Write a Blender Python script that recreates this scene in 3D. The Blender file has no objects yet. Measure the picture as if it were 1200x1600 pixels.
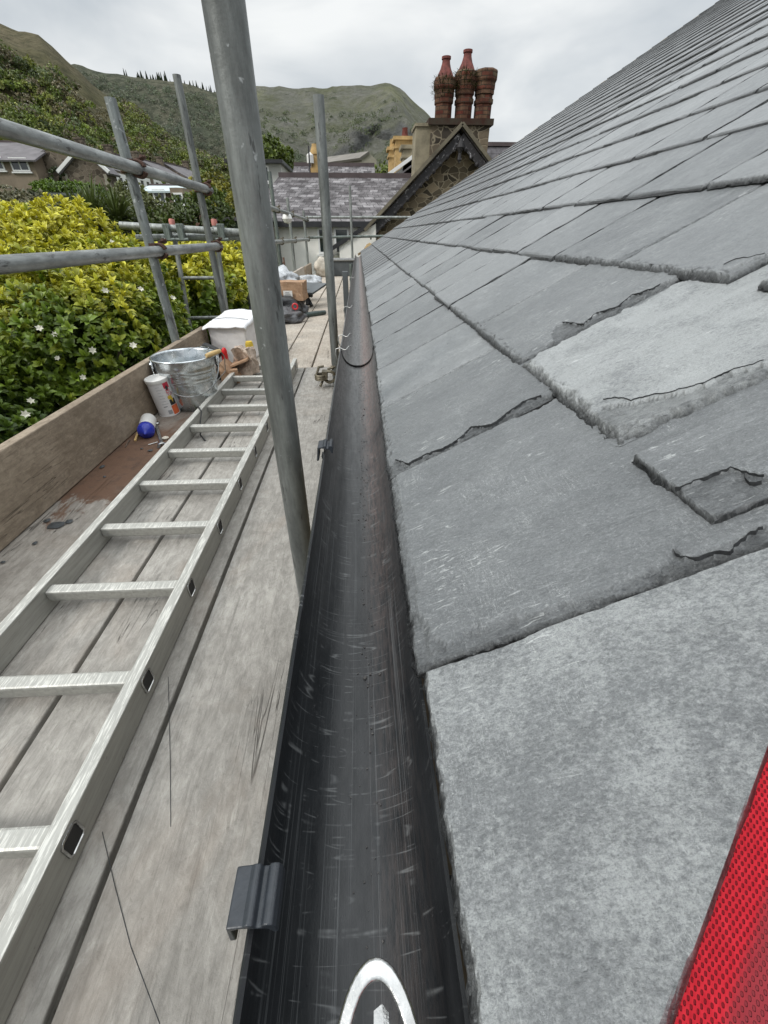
import bpy, bmesh, math, random
import numpy as np
from mathutils import Vector, Matrix, noise as mn
R_ = math.radians
random.seed(7); rng = np.random.default_rng(7)
scene = bpy.context.scene
COL = scene.collection
# ------------------------------------------------------------------ camera
PITCH = math.atan(435/635.); YAW = R_(3.0); FPX = 635.
Fv = Vector((math.sin(YAW)*math.cos(PITCH), math.cos(YAW)*math.cos(PITCH), -math.sin(PITCH)))
Rv = Vector((math.cos(YAW), -math.sin(YAW), 0)); Uv = Rv.cross(Fv)
cd = bpy.data.cameras.new('camera'); cam = bpy.data.objects.new('camera', cd); COL.objects.link(cam)
cd.sensor_fit = 'HORIZONTAL'; cd.sensor_width = 36; cd.lens = 36*FPX/1200.
cd.clip_start = 0.02; cd.clip_end = 6000
m3 = Matrix((Rv, Uv, -Fv)).transposed(); cam.matrix_world = m3.to_4x4()
scene.camera = cam
# ------------------------------------------------------------------ sky, sun, exposure
SUN_EL, SUN_AZ = R_(40), R_(238)
w = bpy.data.worlds.new("World"); scene.world = w; w.use_nodes = True
nt = w.node_tree; nt.nodes.clear()
def N(t, ty, **kw):
    n = t.nodes.new(ty)
    for k, v in kw.items(): setattr(n, k, v)
    return n
out = N(nt, 'ShaderNodeOutputWorld'); mix = N(nt, 'ShaderNodeMixShader')
b1 = N(nt, 'ShaderNodeBackground'); b2 = N(nt, 'ShaderNodeBackground')
sky = N(nt, 'ShaderNodeTexSky', sky_type='NISHITA'); sky.sun_disc = False
sky.sun_elevation = SUN_EL; sky.sun_rotation = SUN_AZ
b1.inputs[1].default_value = 0.1; nt.links.new(sky.outputs[0], b1.inputs[0])
tc = N(nt, 'ShaderNodeTexCoord'); mp = N(nt, 'ShaderNodeMapping'); mp.inputs['Scale'].default_value = (1.0, 1.0, 2.6)
nt.links.new(tc.outputs['Generated'], mp.inputs[0])
nz = N(nt, 'ShaderNodeTexNoise'); nz.inputs['Scale'].default_value = 2.3; nz.inputs['Detail'].default_value = 5; nz.inputs['Roughness'].default_value = .5
nz.inputs['Distortion'].default_value = .35
nt.links.new(mp.outputs[0], nz.inputs['Vector'])
cr = N(nt, 'ShaderNodeValToRGB'); e = cr.color_ramp.elements
e[0].position = .36; e[0].color = (.47, .515, .555, 1); e[1].position = .66; e[1].color = (.87, .885, .88, 1)
nt.links.new(nz.outputs['Fac'], cr.inputs[0])
sx = N(nt, 'ShaderNodeSeparateXYZ'); nt.links.new(tc.outputs['Generated'], sx.inputs[0])
mr = N(nt, 'ShaderNodeMapRange'); mr.inputs[1].default_value = .38; mr.inputs[2].default_value = 1.; mr.inputs[3].default_value = 1.12; mr.inputs[4].default_value = 3.2
nt.links.new(sx.outputs[2], mr.inputs[0]); nt.links.new(mr.outputs[0], b2.inputs[1]); nt.links.new(cr.outputs[0], b2.inputs[0])
mix.inputs[0].default_value = .93
nt.links.new(b1.outputs[0], mix.inputs[1]); nt.links.new(b2.outputs[0], mix.inputs[2]); nt.links.new(mix.outputs[0], out.inputs[0])
sl = bpy.data.lights.new('sun', 'SUN'); so = bpy.data.objects.new('sun', sl); COL.objects.link(so)
sl.energy = 1.8; sl.angle = R_(12); sl.color = (1, .97, .92)
sd = Vector((math.sin(SUN_AZ)*math.cos(SUN_EL), math.cos(SUN_AZ)*math.cos(SUN_EL), math.sin(SUN_EL)))
so.rotation_euler = sd.to_track_quat('Z', 'Y').to_euler()
vs = scene.view_settings; vs.view_transform = 'Standard'; vs.look = 'None'; vs.gamma = 1; vs.exposure = 0.0
scene.render.engine = 'CYCLES'

# ------------------------------------------------------------------ pixel -> point helpers (photo pixels, 1200x1600)
def ray(x, y): return Fv + Rv*((x-600)/FPX) - Uv*((y-800)/FPX)
def at(x, y, Y): d = ray(x, y); return d*(Y/d.y)
def onz(x, y, z): d = ray(x, y); return d*(z/d.z)
DZ = -.75
def deck(x, y): return onz(x, y, DZ)

# ------------------------------------------------------------------ object helpers
def tag(o, label=None, cat=None, group=None, kind=None):
    if label: o['label'] = label
    if cat: o['category'] = cat
    if group: o['group'] = group
    if kind: o['kind'] = kind
    return o
def thing(name, label, cat, loc=(0, 0, 0), group=None):
    o = bpy.data.objects.new(name, None); COL.objects.link(o); o.location = loc; o.empty_display_size = .1
    return tag(o, label, cat, group)
def wloc(o):
    v = Vector((0, 0, 0))
    while o is not None: v = v + o.location; o = o.parent
    return v
class MB:
    def __init__(s): s.v = []; s.f = []; s.uv = None; s.tint = None; s.mi = []
    def add(s, vs_, fs, mi=0):
        b = len(s.v); s.v.extend([tuple(p) for p in vs_])
        for f in fs: s.f.append(tuple(i+b for i in f)); s.mi.append(mi)
        return s
    def box(s, c, d, rot=None, mi=0):
        c = Vector(c); x, y, z = d[0]/2, d[1]/2, d[2]/2
        vv = [Vector((a*x, b*y, k*z)) for a in (-1, 1) for b in (-1, 1) for k in (-1, 1)]
        if rot is not None: vv = [rot @ p for p in vv]
        return s.add([p+c for p in vv], [(0, 1, 3, 2), (4, 6, 7, 5), (0, 4, 5, 1), (2, 3, 7, 6), (0, 2, 6, 4), (1, 5, 7, 3)], mi)
    def beam(s, p0, p1, wd, hd, up=(0, 0, 1), mi=0):
        p0, p1 = Vector(p0), Vector(p1); d = (p1-p0); L = d.length; d.normalize()
        x = d.cross(Vector(up)); x.normalize(); z = x.cross(d)
        rot = Matrix((x, d, z)).transposed()
        return s.box((p0+p1)/2, (wd, L, hd), rot, mi)
    def tube(s, pts, r, n=12, cap=True, closed=False, mi=0):
        pts = [Vector(p) for p in pts]; m = len(pts); rr = r if isinstance(r, (list, tuple)) else [r]*m
        t0 = (pts[1]-pts[0]).normalized()
        a = t0.orthogonal().normalized(); vv = []
        for i, p in enumerate(pts):
            if closed: t = (pts[(i+1) % m]-pts[i-1]).normalized()
            else: t = (pts[min(i+1, m-1)]-pts[max(i-1, 0)]).normalized()
            a = (a - t*a.dot(t)).normalized(); b = t.cross(a)
            for k in range(n):
                an = 2*math.pi*k/n; vv.append(p + (a*math.cos(an)+b*math.sin(an))*rr[i])
        ff = []
        for i in range(m if closed else m-1):
            j = (i+1) % m
            for k in range(n): ff.append((i*n+k, i*n+(k+1) % n, j*n+(k+1) % n, j*n+k))
        if cap and not closed: ff.append(tuple(range(n-1, -1, -1))); ff.append(tuple((m-1)*n+k for k in range(n)))
        return s.add(vv, ff, mi)
    def lathe(s, prof, c, n=32, axis=None, mi=0):
        c = Vector(c); q = Matrix.Identity(3) if axis is None else Vector(axis).to_track_quat('Z', 'Y').to_matrix()
        vv = []
        for r, z in prof:
            for k in range(n):
                a = 2*math.pi*k/n; vv.append(c + q @ Vector((r*math.cos(a), r*math.sin(a), z)))
        ff = []
        for i in range(len(prof)-1):
            for k in range(n): ff.append((i*n+k, i*n+(k+1) % n, (i+1)*n+(k+1) % n, (i+1)*n+k))
        return s.add(vv, ff, mi)
    def prism(s, poly, a, b, mi=0):
        """poly: list of points; extruded from offset a to offset b (vectors)"""
        a, b = Vector(a), Vector(b); n = len(poly); P = [Vector(p) for p in poly]
        vv = [p+a for p in P]+[p+b for p in P]
        ff = [tuple(range(n)), tuple(range(2*n-1, n-1, -1))]+[((i+1) % n, i, n+i, n+(i+1) % n) for i in range(n)]
        return s.add(vv, ff, mi)
    def build(s, name, m, parent=None, smooth=False, label=None, cat=None, group=None, kind=None, bevel=0, loc=None):
        me = bpy.data.meshes.new(name)
        if parent is not None: o_ = wloc(parent)
        elif loc is not None: o_ = Vector(loc)
        else:
            arr = np.array(s.v); o_ = Vector(((arr[:, 0].min()+arr[:, 0].max())/2, (arr[:, 1].min()+arr[:, 1].max())/2, arr[:, 2].min()))
        me.from_pydata([(p[0]-o_[0], p[1]-o_[1], p[2]-o_[2]) for p in s.v], [], s.f)
        for mm in (m if isinstance(m, (list, tuple)) else [m]): me.materials.append(mm)
        if any(s.mi): me.polygons.foreach_set('material_index', s.mi)
        if s.uv is not None:
            ul = me.uv_layers.new(name='UVMap'); li = np.zeros(len(me.loops), dtype=np.int32); me.loops.foreach_get('vertex_index', li)
            ul.data.foreach_set('uv', np.array(s.uv, dtype=np.float32)[li].ravel())
        if s.tint is not None:
            ca = me.color_attributes.new('tint', 'FLOAT_COLOR', 'POINT'); t = np.array(s.tint, dtype=np.float32)
            if t.ndim == 1: t = np.stack([t, t, t, np.ones_like(t)], 1)
            ca.data.foreach_set('color', t.ravel())
        o = bpy.data.objects.new(name, me); COL.objects.link(o)
        if parent is not None: o.parent = parent
        else: o.location = o_
        bm = bmesh.new(); bm.from_mesh(me); bmesh.ops.recalc_face_normals(bm, faces=bm.faces); bm.to_mesh(me); bm.free()
        if smooth:
            me.polygons.foreach_set('use_smooth', [True]*len(me.polygons))
            if smooth != 'all':
                try: me.set_sharp_from_angle(angle=R_(42))
                except Exception: pass
        if bevel:
            md = o.modifiers.new('bevel', 'BEVEL'); md.width = bevel; md.segments = 2; md.limit_method = 'ANGLE'; md.angle_limit = R_(40)
        return tag(o, label, cat, group, kind)

# ------------------------------------------------------------------ material helpers
def rgb(c): return (c[0], c[1], c[2], 1)
class MT:
    """tiny node builder"""
    def __init__(s, name, rough=.6, metal=0., spec=.5):
        s.m = bpy.data.materials.new(name); s.m.use_nodes = True; s.t = s.m.node_tree; s.t.nodes.clear()
        s.o = N(s.t, 'ShaderNodeOutputMaterial'); s.p = N(s.t, 'ShaderNodeBsdfPrincipled'); s.t.links.new(s.p.outputs[0], s.o.inputs[0])
        s.p.inputs['Roughness'].default_value = rough; s.p.inputs['Metallic'].default_value = metal
        s.p.inputs['Specular IOR Level'].default_value = spec
        s.geo = N(s.t, 'ShaderNodeNewGeometry'); s.tc = N(s.t, 'ShaderNodeTexCoord'); s.pos = s.geo.outputs['Position']; s.bump_in = None
    def L(s, a, b): s.t.links.new(a, b)
    def val(s, x, inp):
        if hasattr(x, 'links'): s.L(x, inp)
        else:
            try: inp.default_value = x
            except Exception: inp.default_value = rgb(x)
    def uv(s): return s.tc.outputs['UV']
    def obj(s): return s.tc.outputs['Object']
    def map(s, v, scale=(1, 1, 1), rot=(0, 0, 0), loc=(0, 0, 0)):
        n = N(s.t, 'ShaderNodeMapping'); s.L(v, n.inputs[0]); n.inputs['Scale'].default_value = scale; n.inputs['Rotation'].default_value = rot
        if hasattr(loc, 'links'): s.L(loc, n.inputs['Location'])
        else: n.inputs['Location'].default_value = loc
        return n.outputs[0]
    def noise(s, v, scale, detail=4, rough=.55, dist=0.):
        n = N(s.t, 'ShaderNodeTexNoise'); s.L(v, n.inputs['Vector']); n.inputs['Scale'].default_value = scale
        n.inputs['Detail'].default_value = detail; n.inputs['Roughness'].default_value = rough; n.inputs['Distortion'].default_value = dist
        return n.outputs['Fac']
    def vor(s, v, scale, feature='F1', out='Distance', rnd=1.):
        n = N(s.t, 'ShaderNodeTexVoronoi', feature=feature); s.L(v, n.inputs['Vector']); n.inputs['Scale'].default_value = scale
        n.inputs['Randomness'].default_value = rnd
        return n.outputs[out]
    def ramp(s, f, stops):
        n = N(s.t, 'ShaderNodeValToRGB'); s.L(f, n.inputs[0]); e = n.color_ramp.elements
        while len(e) < len(stops): e.new(.5)
        for k, (p, c) in enumerate(stops):
            e[k].position = p; e[k].color = rgb(c) if isinstance(c, (tuple, list)) else (c, c, c, 1)
        return n.outputs[0]
    def mix(s, f, a, b, mode='MIX'):
        n = N(s.t, 'ShaderNodeMix', data_type='RGBA', blend_type=mode)
        s.val(f, n.inputs[0]); s.val(a if hasattr(a, 'links') else rgb(a), n.inputs[6]); s.val(b if hasattr(b, 'links') else rgb(b), n.inputs[7])
        return n.outputs[2]
    def math(s, op, a, b=0., c=0.):
        n = N(s.t, 'ShaderNodeMath', operation=op); s.val(a, n.inputs[0]); s.val(b, n.inputs[1]); s.val(c, n.inputs[2]); return n.outputs[0]
    def sep(s, v): n = N(s.t, 'ShaderNodeSeparateXYZ'); s.L(v, n.inputs[0]); return n.outputs
    def comb(s, x, y, z=0.):
        n = N(s.t, 'ShaderNodeCombineXYZ'); s.val(x, n.inputs[0]); s.val(y, n.inputs[1]); s.val(z, n.inputs[2]); return n.outputs[0]
    def attr(s, name='tint'): n = N(s.t, 'ShaderNodeAttribute'); n.attribute_name = name; return n.outputs['Color']
    def rnd(s): return N(s.t, 'ShaderNodeObjectInfo').outputs['Random']
    def color(s, c): s.val(c if hasattr(c, 'links') else rgb(c), s.p.inputs['Base Color']); return s
    def rough(s, r): s.val(r, s.p.inputs['Roughness']); return s
    def metal(s, r): s.val(r, s.p.inputs['Metallic']); return s
    def bump(s, h, dist=.002, st=1.):
        n = N(s.t, 'ShaderNodeBump'); n.inputs['Distance'].default_value = dist; n.inputs['Strength'].default_value = st; s.L(h, n.inputs['Height'])
        if s.bump_in is not None: s.L(s.bump_in, n.inputs['Normal'])
        s.bump_in = n.outputs[0]; s.L(n.outputs[0], s.p.inputs['Normal']); return s

def m_simple(name, c, rough=.6, metal=0., var=.25, scale=20, bump=0., bs=60, spec=.5):
    m = MT(name, rough, metal, spec); n = m.noise(m.obj(), scale, 5, .6)
    m.color(m.mix(m.ramp(n, [(.3, 0), (.7, 1)]), [x*(1-var) for x in c], [min(1, x*(1+var)) for x in c]))
    if bump: m.bump(m.noise(m.obj(), bs, 5, .6), bump)
    return m.m

# slate -------------------------------------------------------------
def m_slate():
    m = MT('slate', .5, 0, .55); uv = m.uv(); t = m.attr()
    ts = m.sep(t)
    base = m.mix(ts[0], (.105, .113, .118), (.215, .225, .230))
    cl = m.noise(uv, 7, 6, .62, .4); base = m.mix(m.math('MULTIPLY', m.ramp(cl, [(.38, 0), (.68, 1)]), .45), base, (.255, .266, .270))
    # fine riven grain, running up the slope and a little skew
    gr = m.noise(m.map(uv, (110, 260, 1), (0, 0, R_(-9))), 1.0, 7, .78, 1.1)
    base = m.mix(m.math('MULTIPLY', m.ramp(gr, [(.40, 1), (.50, 0)]), .34), base, (.070, .076, .080))
    base = m.mix(m.math('MULTIPLY', m.ramp(gr, [(.56, 0), (.64, 1)]), .34), base, (.40, .415, .42))
    st = m.noise(m.map(uv, (14, 75, 1), (0, 0, R_(-9))), 1.0, 6, .72, .6)
    base = m.mix(m.math('MULTIPLY', m.ramp(st, [(.46, 0), (.62, 1)]), .10), base, (.33, .345, .35))
    # pale mineral film in worn patches; amount per slate in tint G
    fm = m.noise(uv, 13, 9, .78, .3); fine = m.noise(m.map(uv, (1, 1.45, 1), (0, 0, R_(25))), 210, 8, .78, .25)
    thr = m.math('SUBTRACT', .72, m.math('MULTIPLY', ts[1], .30))
    ff = N_clamp(m, m.math('MULTIPLY', m.math('SUBTRACT', m.math('ADD', m.math('MULTIPLY', fm, .50), m.math('MULTIPLY', fine, .56)), thr), 9.))
    base = m.mix(m.math('MULTIPLY', ff, .62), base, (.46, .478, .475))
    # flecks and white scratches
    fl = m.noise(m.map(uv, (50, 260, 1), (0, 0, R_(-24))), 1.0, 3, .6, 1.0); g2 = m.ramp(m.noise(uv, 9, 5, .7, .6), [(.52, 0), (.62, 1)])
    base = m.mix(m.math('MULTIPLY', m.math('MULTIPLY', m.ramp(fl, [(.59, 0), (.67, 1)]), g2), .62), base, (.66, .68, .67))
    for k, (rz, gs, lo) in enumerate(((38, 11, .54), (-52, 8, .57), (12, 14, .56))):
        d = m.map(uv, (30, 4, 1), (0, 0, R_(rz)), (k*3.1, k, 0)); sc = m.noise(d, 6.0, 4, .6, 1.7)
        sc = m.ramp(sc, [(.494, 0), (.5, 1), (.506, 0)]); gate = m.ramp(m.noise(m.map(uv, (1, 1, 1), loc=(k*5., 0, 0)), gs, 3, .5), [(lo, 0), (lo+.10, 1)])
        base = m.mix(m.math('MULTIPLY', m.math('MULTIPLY', sc, gate), .85), base, (.66, .68, .67))
    gn = m.noise(uv, 850, 3, .7); gn2 = m.noise(m.map(uv, (1, 1.6, 1), (0, 0, R_(20))), 330, 5, .75)
    base = m.mix(m.math('MULTIPLY', m.ramp(gn, [(.36, 1), (.52, 0)]), .38), base, (.055, .06, .063)); base = m.mix(m.math('MULTIPLY', m.ramp(gn2, [(.54, 0), (.66, 1)]), .38), base, (.44, .455, .455))
    base = m.mix(m.math('MULTIPLY', m.ramp(gn2, [(.34, 1), (.46, 0)]), .30), base, (.07, .075, .078))
    # dressed edges: broken stone, dark with bright splinters, plus painted joint shade
    eg = m.noise(m.map(uv, (120, 330, 1), (0, 0, R_(20))), 1.0, 5, .75, 1.2)
    base = m.mix(m.math('MULTIPLY', ts[2], .95), base, m.mix(m.ramp(eg, [(.50, 0), (.64, 1)]), (.008, .009, .010), (.125, .13, .132)))
    m.color(base)
    m.rough(m.ramp(m.noise(uv, 26, 6, .75), [(.32, .26), (.72, .52)]))
    m.bump(m.noise(m.map(uv, (7, 30, 1), (0, 0, R_(-9))), 1.0, 8, .75, .7), .0030)
    m.bump(m.noise(uv, 170, 9, .8, .5), .0012)
    m.bump(gn2, .0012, .8)
    m.bump(m.math('MULTIPLY', eg, ts[2]), .006)
    return m.m
def N_clamp(m, x):
    n = N(m.t, 'ShaderNodeClamp'); m.L(x, n.inputs[0]); return n.outputs[0]
M = {}
M['slate'] = m_slate()
def m_wood(name, a, b, dark, stain=None, along=1):
    m = MT(name, .82, 0, .25); P = m.obj(); r = m.rnd()
    off = m.comb(m.math('MULTIPLY', r, 17.), m.math('MULTIPLY', r, 31.), m.math('MULTIPLY', r, 7.))
    sc = (26, 1.1, 26); P2 = m.map(P, (1, 1, 1), loc=off)
    g = m.noise(m.map(P2, (26, 2.0, 26)), 1.6, 8, .75, 1.0)
    g2 = m.noise(m.map(P2, (150, 6, 150)), 1.6, 5, .7, .6)
    bl = m.noise(P2, 4.5, 6, .62, .3)
    c = m.mix(m.ramp(bl, [(.32, 0), (.68, 1)]), a, b)
    c = m.mix(m.math('MULTIPLY', m.ramp(g, [(.34, 1), (.48, 0)]), .30), c, dark)
    c = m.mix(m.math('MULTIPLY', m.ramp(g2, [(.38, 1), (.46, 0)]), .30), c, dark)
    mot = m.noise(m.map(P2, (2.2, 1, 2.2)), 24, 7, .75, .4); c = m.mix(m.math('MULTIPLY', m.ramp(mot, [(.40, 1), (.55, 0)]), .38), c, dark); c = m.mix(m.math('MULTIPLY', m.ramp(mot, [(.56, 0), (.70, 1)]), .35), c, [min(.9, x*1.45) for x in b])
    # knots
    kv = m.vor(m.map(P2, (6, 1.6, 6)), 1.0); kn = m.ramp(kv, [(.02, 1), (.09, 0)])
    c = m.mix(m.math('MULTIPLY', kn, .55), c, dark)
    # cracks
    ck = m.noise(m.map(P2, (22, .8, 22), (0, 0, R_(3))), 1.2, 3, .5, .8); ck = m.ramp(ck, [(.4955, 0), (.5, 1), (.5045, 0)])
    gate = m.ramp(m.noise(P2, 3.1, 2, .5), [(.52, 0), (.6, 1)]); ck = m.math('MULTIPLY', ck, gate)
    c = m.mix(m.math('MULTIPLY', ck, .8), c, [x*.35 for x in dark])
    sp = m.ramp(m.noise(P2, 60, 5, .75), [(.60, 0), (.70, 1)]); c = m.mix(m.math('MULTIPLY', sp, .45), c, dark); pk = m.ramp(m.noise(P2, 2.6, 4, .6, .8), [(.54, 0), (.70, 1)]); c = m.mix(m.math('MULTIPLY', pk, .18), c, (.42, .30, .21)); dz = m.ramp(m.noise(P2, 5.5, 6, .75, 1.2), [(.60, 0), (.72, 1)]); c = m.mix(m.math('MULTIPLY', dz, .35), c, dark)
    if stain is not None:
        yy_ = m.sep(m.pos)[1]; win = m.ramp(m.math('ADD', m.math('MULTIPLY', yy_, .33), m.math('MULTIPLY', m.math('SUBTRACT', m.noise(m.map(m.pos, (1.5, .7, 1)), 3.2, 7, .7, .8), .5), .30)), [(.37, 0), (.385, 1), (.60, 1), (.68, .15)])
        sf = m.math('MULTIPLY', win, m.ramp(m.noise(m.map(m.pos, (1.3, .8, 1)), 2.2, 6, .65, .6), [(.25, .6), (.5, 1)])); c = m.mix(sf, c, stain[0])
        sf2 = m.math('MULTIPLY', sf, m.ramp(m.noise(m.pos, 16, 5, .7), [(.5, 0), (.7, 1)])); c = m.mix(m.math('MULTIPLY', sf2, .5), c, (.05, .04, .035))
    m.color(c); m.bump(g, .0015, .8); m.bump(m.noise(P2, 45, 8, .75), .0028, .9); m.bump(m.math('SUBTRACT', 1., ck), .002)
    return m.m
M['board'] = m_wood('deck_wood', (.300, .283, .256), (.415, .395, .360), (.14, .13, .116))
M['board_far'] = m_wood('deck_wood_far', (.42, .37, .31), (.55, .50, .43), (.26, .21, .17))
M['board_stain'] = m_wood('stained_wood', (.27, .245, .215), (.38, .35, .31), (.14, .12, .10), ((.15, .088, .058), [(.40, 0), (.47, 1)]))
M['toe'] = m_wood('toe_wood', (.25, .20, .148), (.37, .305, .232), (.13, .098, .07))
def m_galv(name, c=(.190, .200, .192), metal=.4, rough=.42, ax=2):
    sq = lambda a_, k_: tuple(a_ if q_ != ax else a_*k_ for q_ in range(3))
    m = MT(name, rough, metal, .5); P = m.obj()
    n = m.noise(m.map(P, sq(1, .35)), 14, 7, .7); n2 = m.noise(m.map(P, sq(5, .2)), 9, 5, .65)
    c1 = m.mix(m.ramp(n, [(.3, 0), (.72, 1)]), [x*.55 for x in c], [x*1.7 for x in c])
    st_ = m.noise(m.map(P, sq(1, .12)), 42, 6, .75); c1 = m.mix(m.math('MULTIPLY', m.ramp(st_, [(.42, 1), (.56, 0)]), .4), c1, [x*.35 for x in c])
    bl = m.ramp(n2, [(.60, 0), (.63, 1)]); c1 = m.mix(m.math('MULTIPLY', bl, .75), c1, (.035, .035, .033))
    wh = m.ramp(m.noise(P, 55, 3, .6), [(.62, 0), (.66, 1)] if 'spot' in name else [(.70, 0), (.76, 1)]); c1 = m.mix(m.math('MULTIPLY', wh, .6), c1, (.6, .62, .62))
    m.color(c1); m.rough(m.ramp(n, [(.3, .55), (.75, .34)])); m.metal(m.math('SUBTRACT', metal, m.math('MULTIPLY', bl, metal)))
    m.bump(m.noise(P, 70, 5, .7), .0012, .6); return m.m
M['galv'] = m_galv('galvanised_tube')
M['galv_dark'] = m_galv('galvanised_tube_dull', (.15, .175, .16), .3, .55)
M['galv_rail'] = m_galv('galvanised_rail', (.25, .262, .255), .4, .38, ax=1)
M['galv_spots'] = m_galv('galvanised_tube_spotted', (.24, .26, .255), .4, .48)
M['galv_far'] = m_galv('galvanised_tube_pale', (.27, .285, .27), .35, .5)
def m_alu():
    m = MT('ladder_aluminium', .42, .35, .5); P = m.obj()
    g = m.noise(m.map(P, (60, 4, 60)), 1.5, 6, .75); g2 = m.noise(m.map(P, (140, 10, 140)), 2.0, 4, .7); sp = m.noise(P, 34, 6, .75)
    c = m.mix(m.ramp(g, [(.3, 0), (.7, 1)]), (.27, .265, .24), (.44, .435, .40))
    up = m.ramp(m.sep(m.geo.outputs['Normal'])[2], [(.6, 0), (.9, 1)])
    pale_streak = m.ramp(g2, [(.5, 0), (.6, 1)]); c = m.mix(m.math('MULTIPLY', m.math('MULTIPLY', pale_streak, up), .9), c, (.78, .77, .71))
    c = m.mix(m.math('MULTIPLY', up, .35), c, (.62, .61, .56))  # upward faces mixed paler than the sides
    c = m.mix(m.math('MULTIPLY', m.ramp(sp, [(.62, 0), (.72, 1)]), .55), c, (.16, .15, .13))
    m.color(c); m.rough(m.ramp(sp, [(.3, .32), (.7, .55)])); m.bump(g2, .0006, .7); return m.m
M['alu'] = m_alu()
def m_gutter():
    m = MT('gutter_pvc', .34, 0, .5); uv = m.uv(); s = m.sep(uv)   # u = position across (0 left rim .. 1 right), v = metres along
    base = m.mix(m.ramp(m.noise(m.map(uv, (3, 5, 1)), 3, 6, .65), [(.3, 0), (.75, 1)]), (.008, .0095, .011), (.021, .023, .025))
    # dust, heavier with distance from the freshly fitted end, and along the sole
    far = m.ramp(m.math('MULTIPLY', s[1], .25), [(.06, 0), (.38, 1)])
    dn = m.ramp(m.noise(m.map(uv, (5, 2.2, 1)), 4, 7, .7), [(.3, .3), (.7, 1)])
    base = m.mix(m.math('MULTIPLY', m.math('MULTIPLY', far, dn), .80), base, (.23, .228, .222))
    sole = m.ramp(s[0], [(.52, 0), (.66, 1), (.86, .3), (.95, 0)])
    dn2 = m.ramp(m.noise(m.map(uv, (7, 6, 1)), 6, 8, .75), [(.40, 0), (.66, 1)])
    base = m.mix(m.math('MULTIPLY', m.math('MULTIPLY', sole, dn2), .42), base, (.105, .083, .075))
    base = m.mix(m.math('MULTIPLY', m.math('MULTIPLY', m.math('MULTIPLY', sole, dn2), far), .85), base, (.30, .19, .165))
    # long scratches
    def scr(scale, rot, w_, gs, g0, dist=.6, sc=1.0):
        n = m.noise(m.map(uv, scale, (0, 0, rot)), sc, 2, .5, dist); l = m.ramp(n, [(.5-w_, 0), (.5, 1), (.5+w_, 0)])
        g = m.ramp(m.noise(m.map(uv, (2, 1, 1), loc=(scale[0], rot, 0)), gs, 3, .6), [(g0, 0), (g0+.1, 1)]); return m.math('MULTIPLY', l, g)
    a = scr((34, .5, 1), R_(.6), .018, 3.5, .46, .1); b = scr((.35, 36, 1), R_(-3), .009, 3.2, .48, .12, 1.4); c = scr((.5, 26, 1), R_(-16), .009, 4, .52, .12, 1.3)
    d2 = scr((.6, 23, 1), R_(24), .007, 4, .55, .12, 1.3)
    base = m.mix(m.math('MULTIPLY', a, .30), base, (.22, .23, .235))
    for q, k in ((b, .30), (c, .30), (d2, .26)): base = m.mix(m.math('MULTIPLY', q, k), base, (.33, .34, .34))
    pale_patch = m.math('MULTIPLY', m.ramp(m.noise(m.map(uv, (3, 12, 1), (0, 0, R_(-18))), 2.2, 6, .8, 1.2), [(.60, 0), (.74, 1)]), m.ramp(s[0], [(.05, 0), (.2, 1), (.5, .6), (.7, 0)]))  # pale patches over the left half of the profile
    base = m.mix(m.math('MULTIPLY', pale_patch, .35), base, (.22, .22, .22))
    m.color(base); m.rough(m.ramp(m.noise(m.map(uv, (6, 8, 1)), 4, 5, .7), [(.3, .26), (.7, .5)]))
    m.bump(m.noise(m.map(uv, (30, 60, 1)), 4, 5, .7), .0003, .6); return m.m
M['gutter'] = m_gutter()
M['black_plastic'] = m_simple('black_plastic', (.028, .033, .040), .38, 0, .2, 80, .0004, 300)
def m_red():
    m = MT('red_mesh_cloth', .75, 0, .2); uv = m.map(m.uv(), (1, 1, 1), (0, 0, R_(33))); s = m.sep(uv)
    wob = m.math('MULTIPLY', m.noise(m.uv(), 25, 2, .5), 1.4)
    k = 2*math.pi/.0027
    a = m.math('SINE', m.math('ADD', m.math('MULTIPLY', s[0], k), wob)); b = m.math('SINE', m.math('ADD', m.math('MULTIPLY', s[1], k*.82), wob))
    h = m.math('MULTIPLY', m.math('MULTIPLY', a, b), 1.0); hole = m.ramp(m.math('ADD', m.math('MULTIPLY', h, .5), .5), [(.60, 0), (.76, 1)])
    c = m.mix(m.ramp(m.noise(m.uv(), 300, 3, .6), [(.3, 0), (.7, 1)]), (.40, .010, .020), (.54, .020, .034))
    band = m.ramp(m.math('ADD', m.sep(m.uv())[1], m.math('MULTIPLY', m.noise(m.uv(), 30, 2, .5), .004)), [(.018, 0), (.020, 1), (.033, 1), (.036, 0)])
    c = m.mix(m.math('MULTIPLY', hole, .95), c, (.16, .006, .012)); c = m.mix(m.math('MULTIPLY', band, .8), c, (.20, .03, .038))
    m.color(c); m.bump(m.math('SUBTRACT', 1., hole), .0008); m.bump(m.noise(m.uv(), 18, 3, .5), .004)
    return m.m
M['red'] = m_red()
M['steel'] = m_simple('bright_steel', (.47, .47, .46), .24, .95, .3, 45, .0006, 150)
M['steel_dark'] = m_simple('worn_steel', (.33, .33, .32), .42, .8, .3, 60, .0004, 200)
def m_zinc():
    m = MT('galvanised_bucket_sheet', .2, .95, .5); P = m.obj()
    c = m.mix(m.ramp(m.vor(P, 55, 'F1', 'Color'), [(.2, 0), (.8, 1)]), (.52, .56, .58), (.70, .73, .75)); m.color(c)
    m.rough(m.ramp(m.noise(P, 18, 4, .6), [(.3, .16), (.7, .34)])); m.bump(m.noise(m.map(P, (1, 1, .3)), 9, 2, .4), .0006, .3); return m.m
M['zinc'] = m_zinc()
M['rust'] = m_simple('rusty_coupler', (.085, .045, .032), .75, .3, .5, 90, .001, 150)
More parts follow.
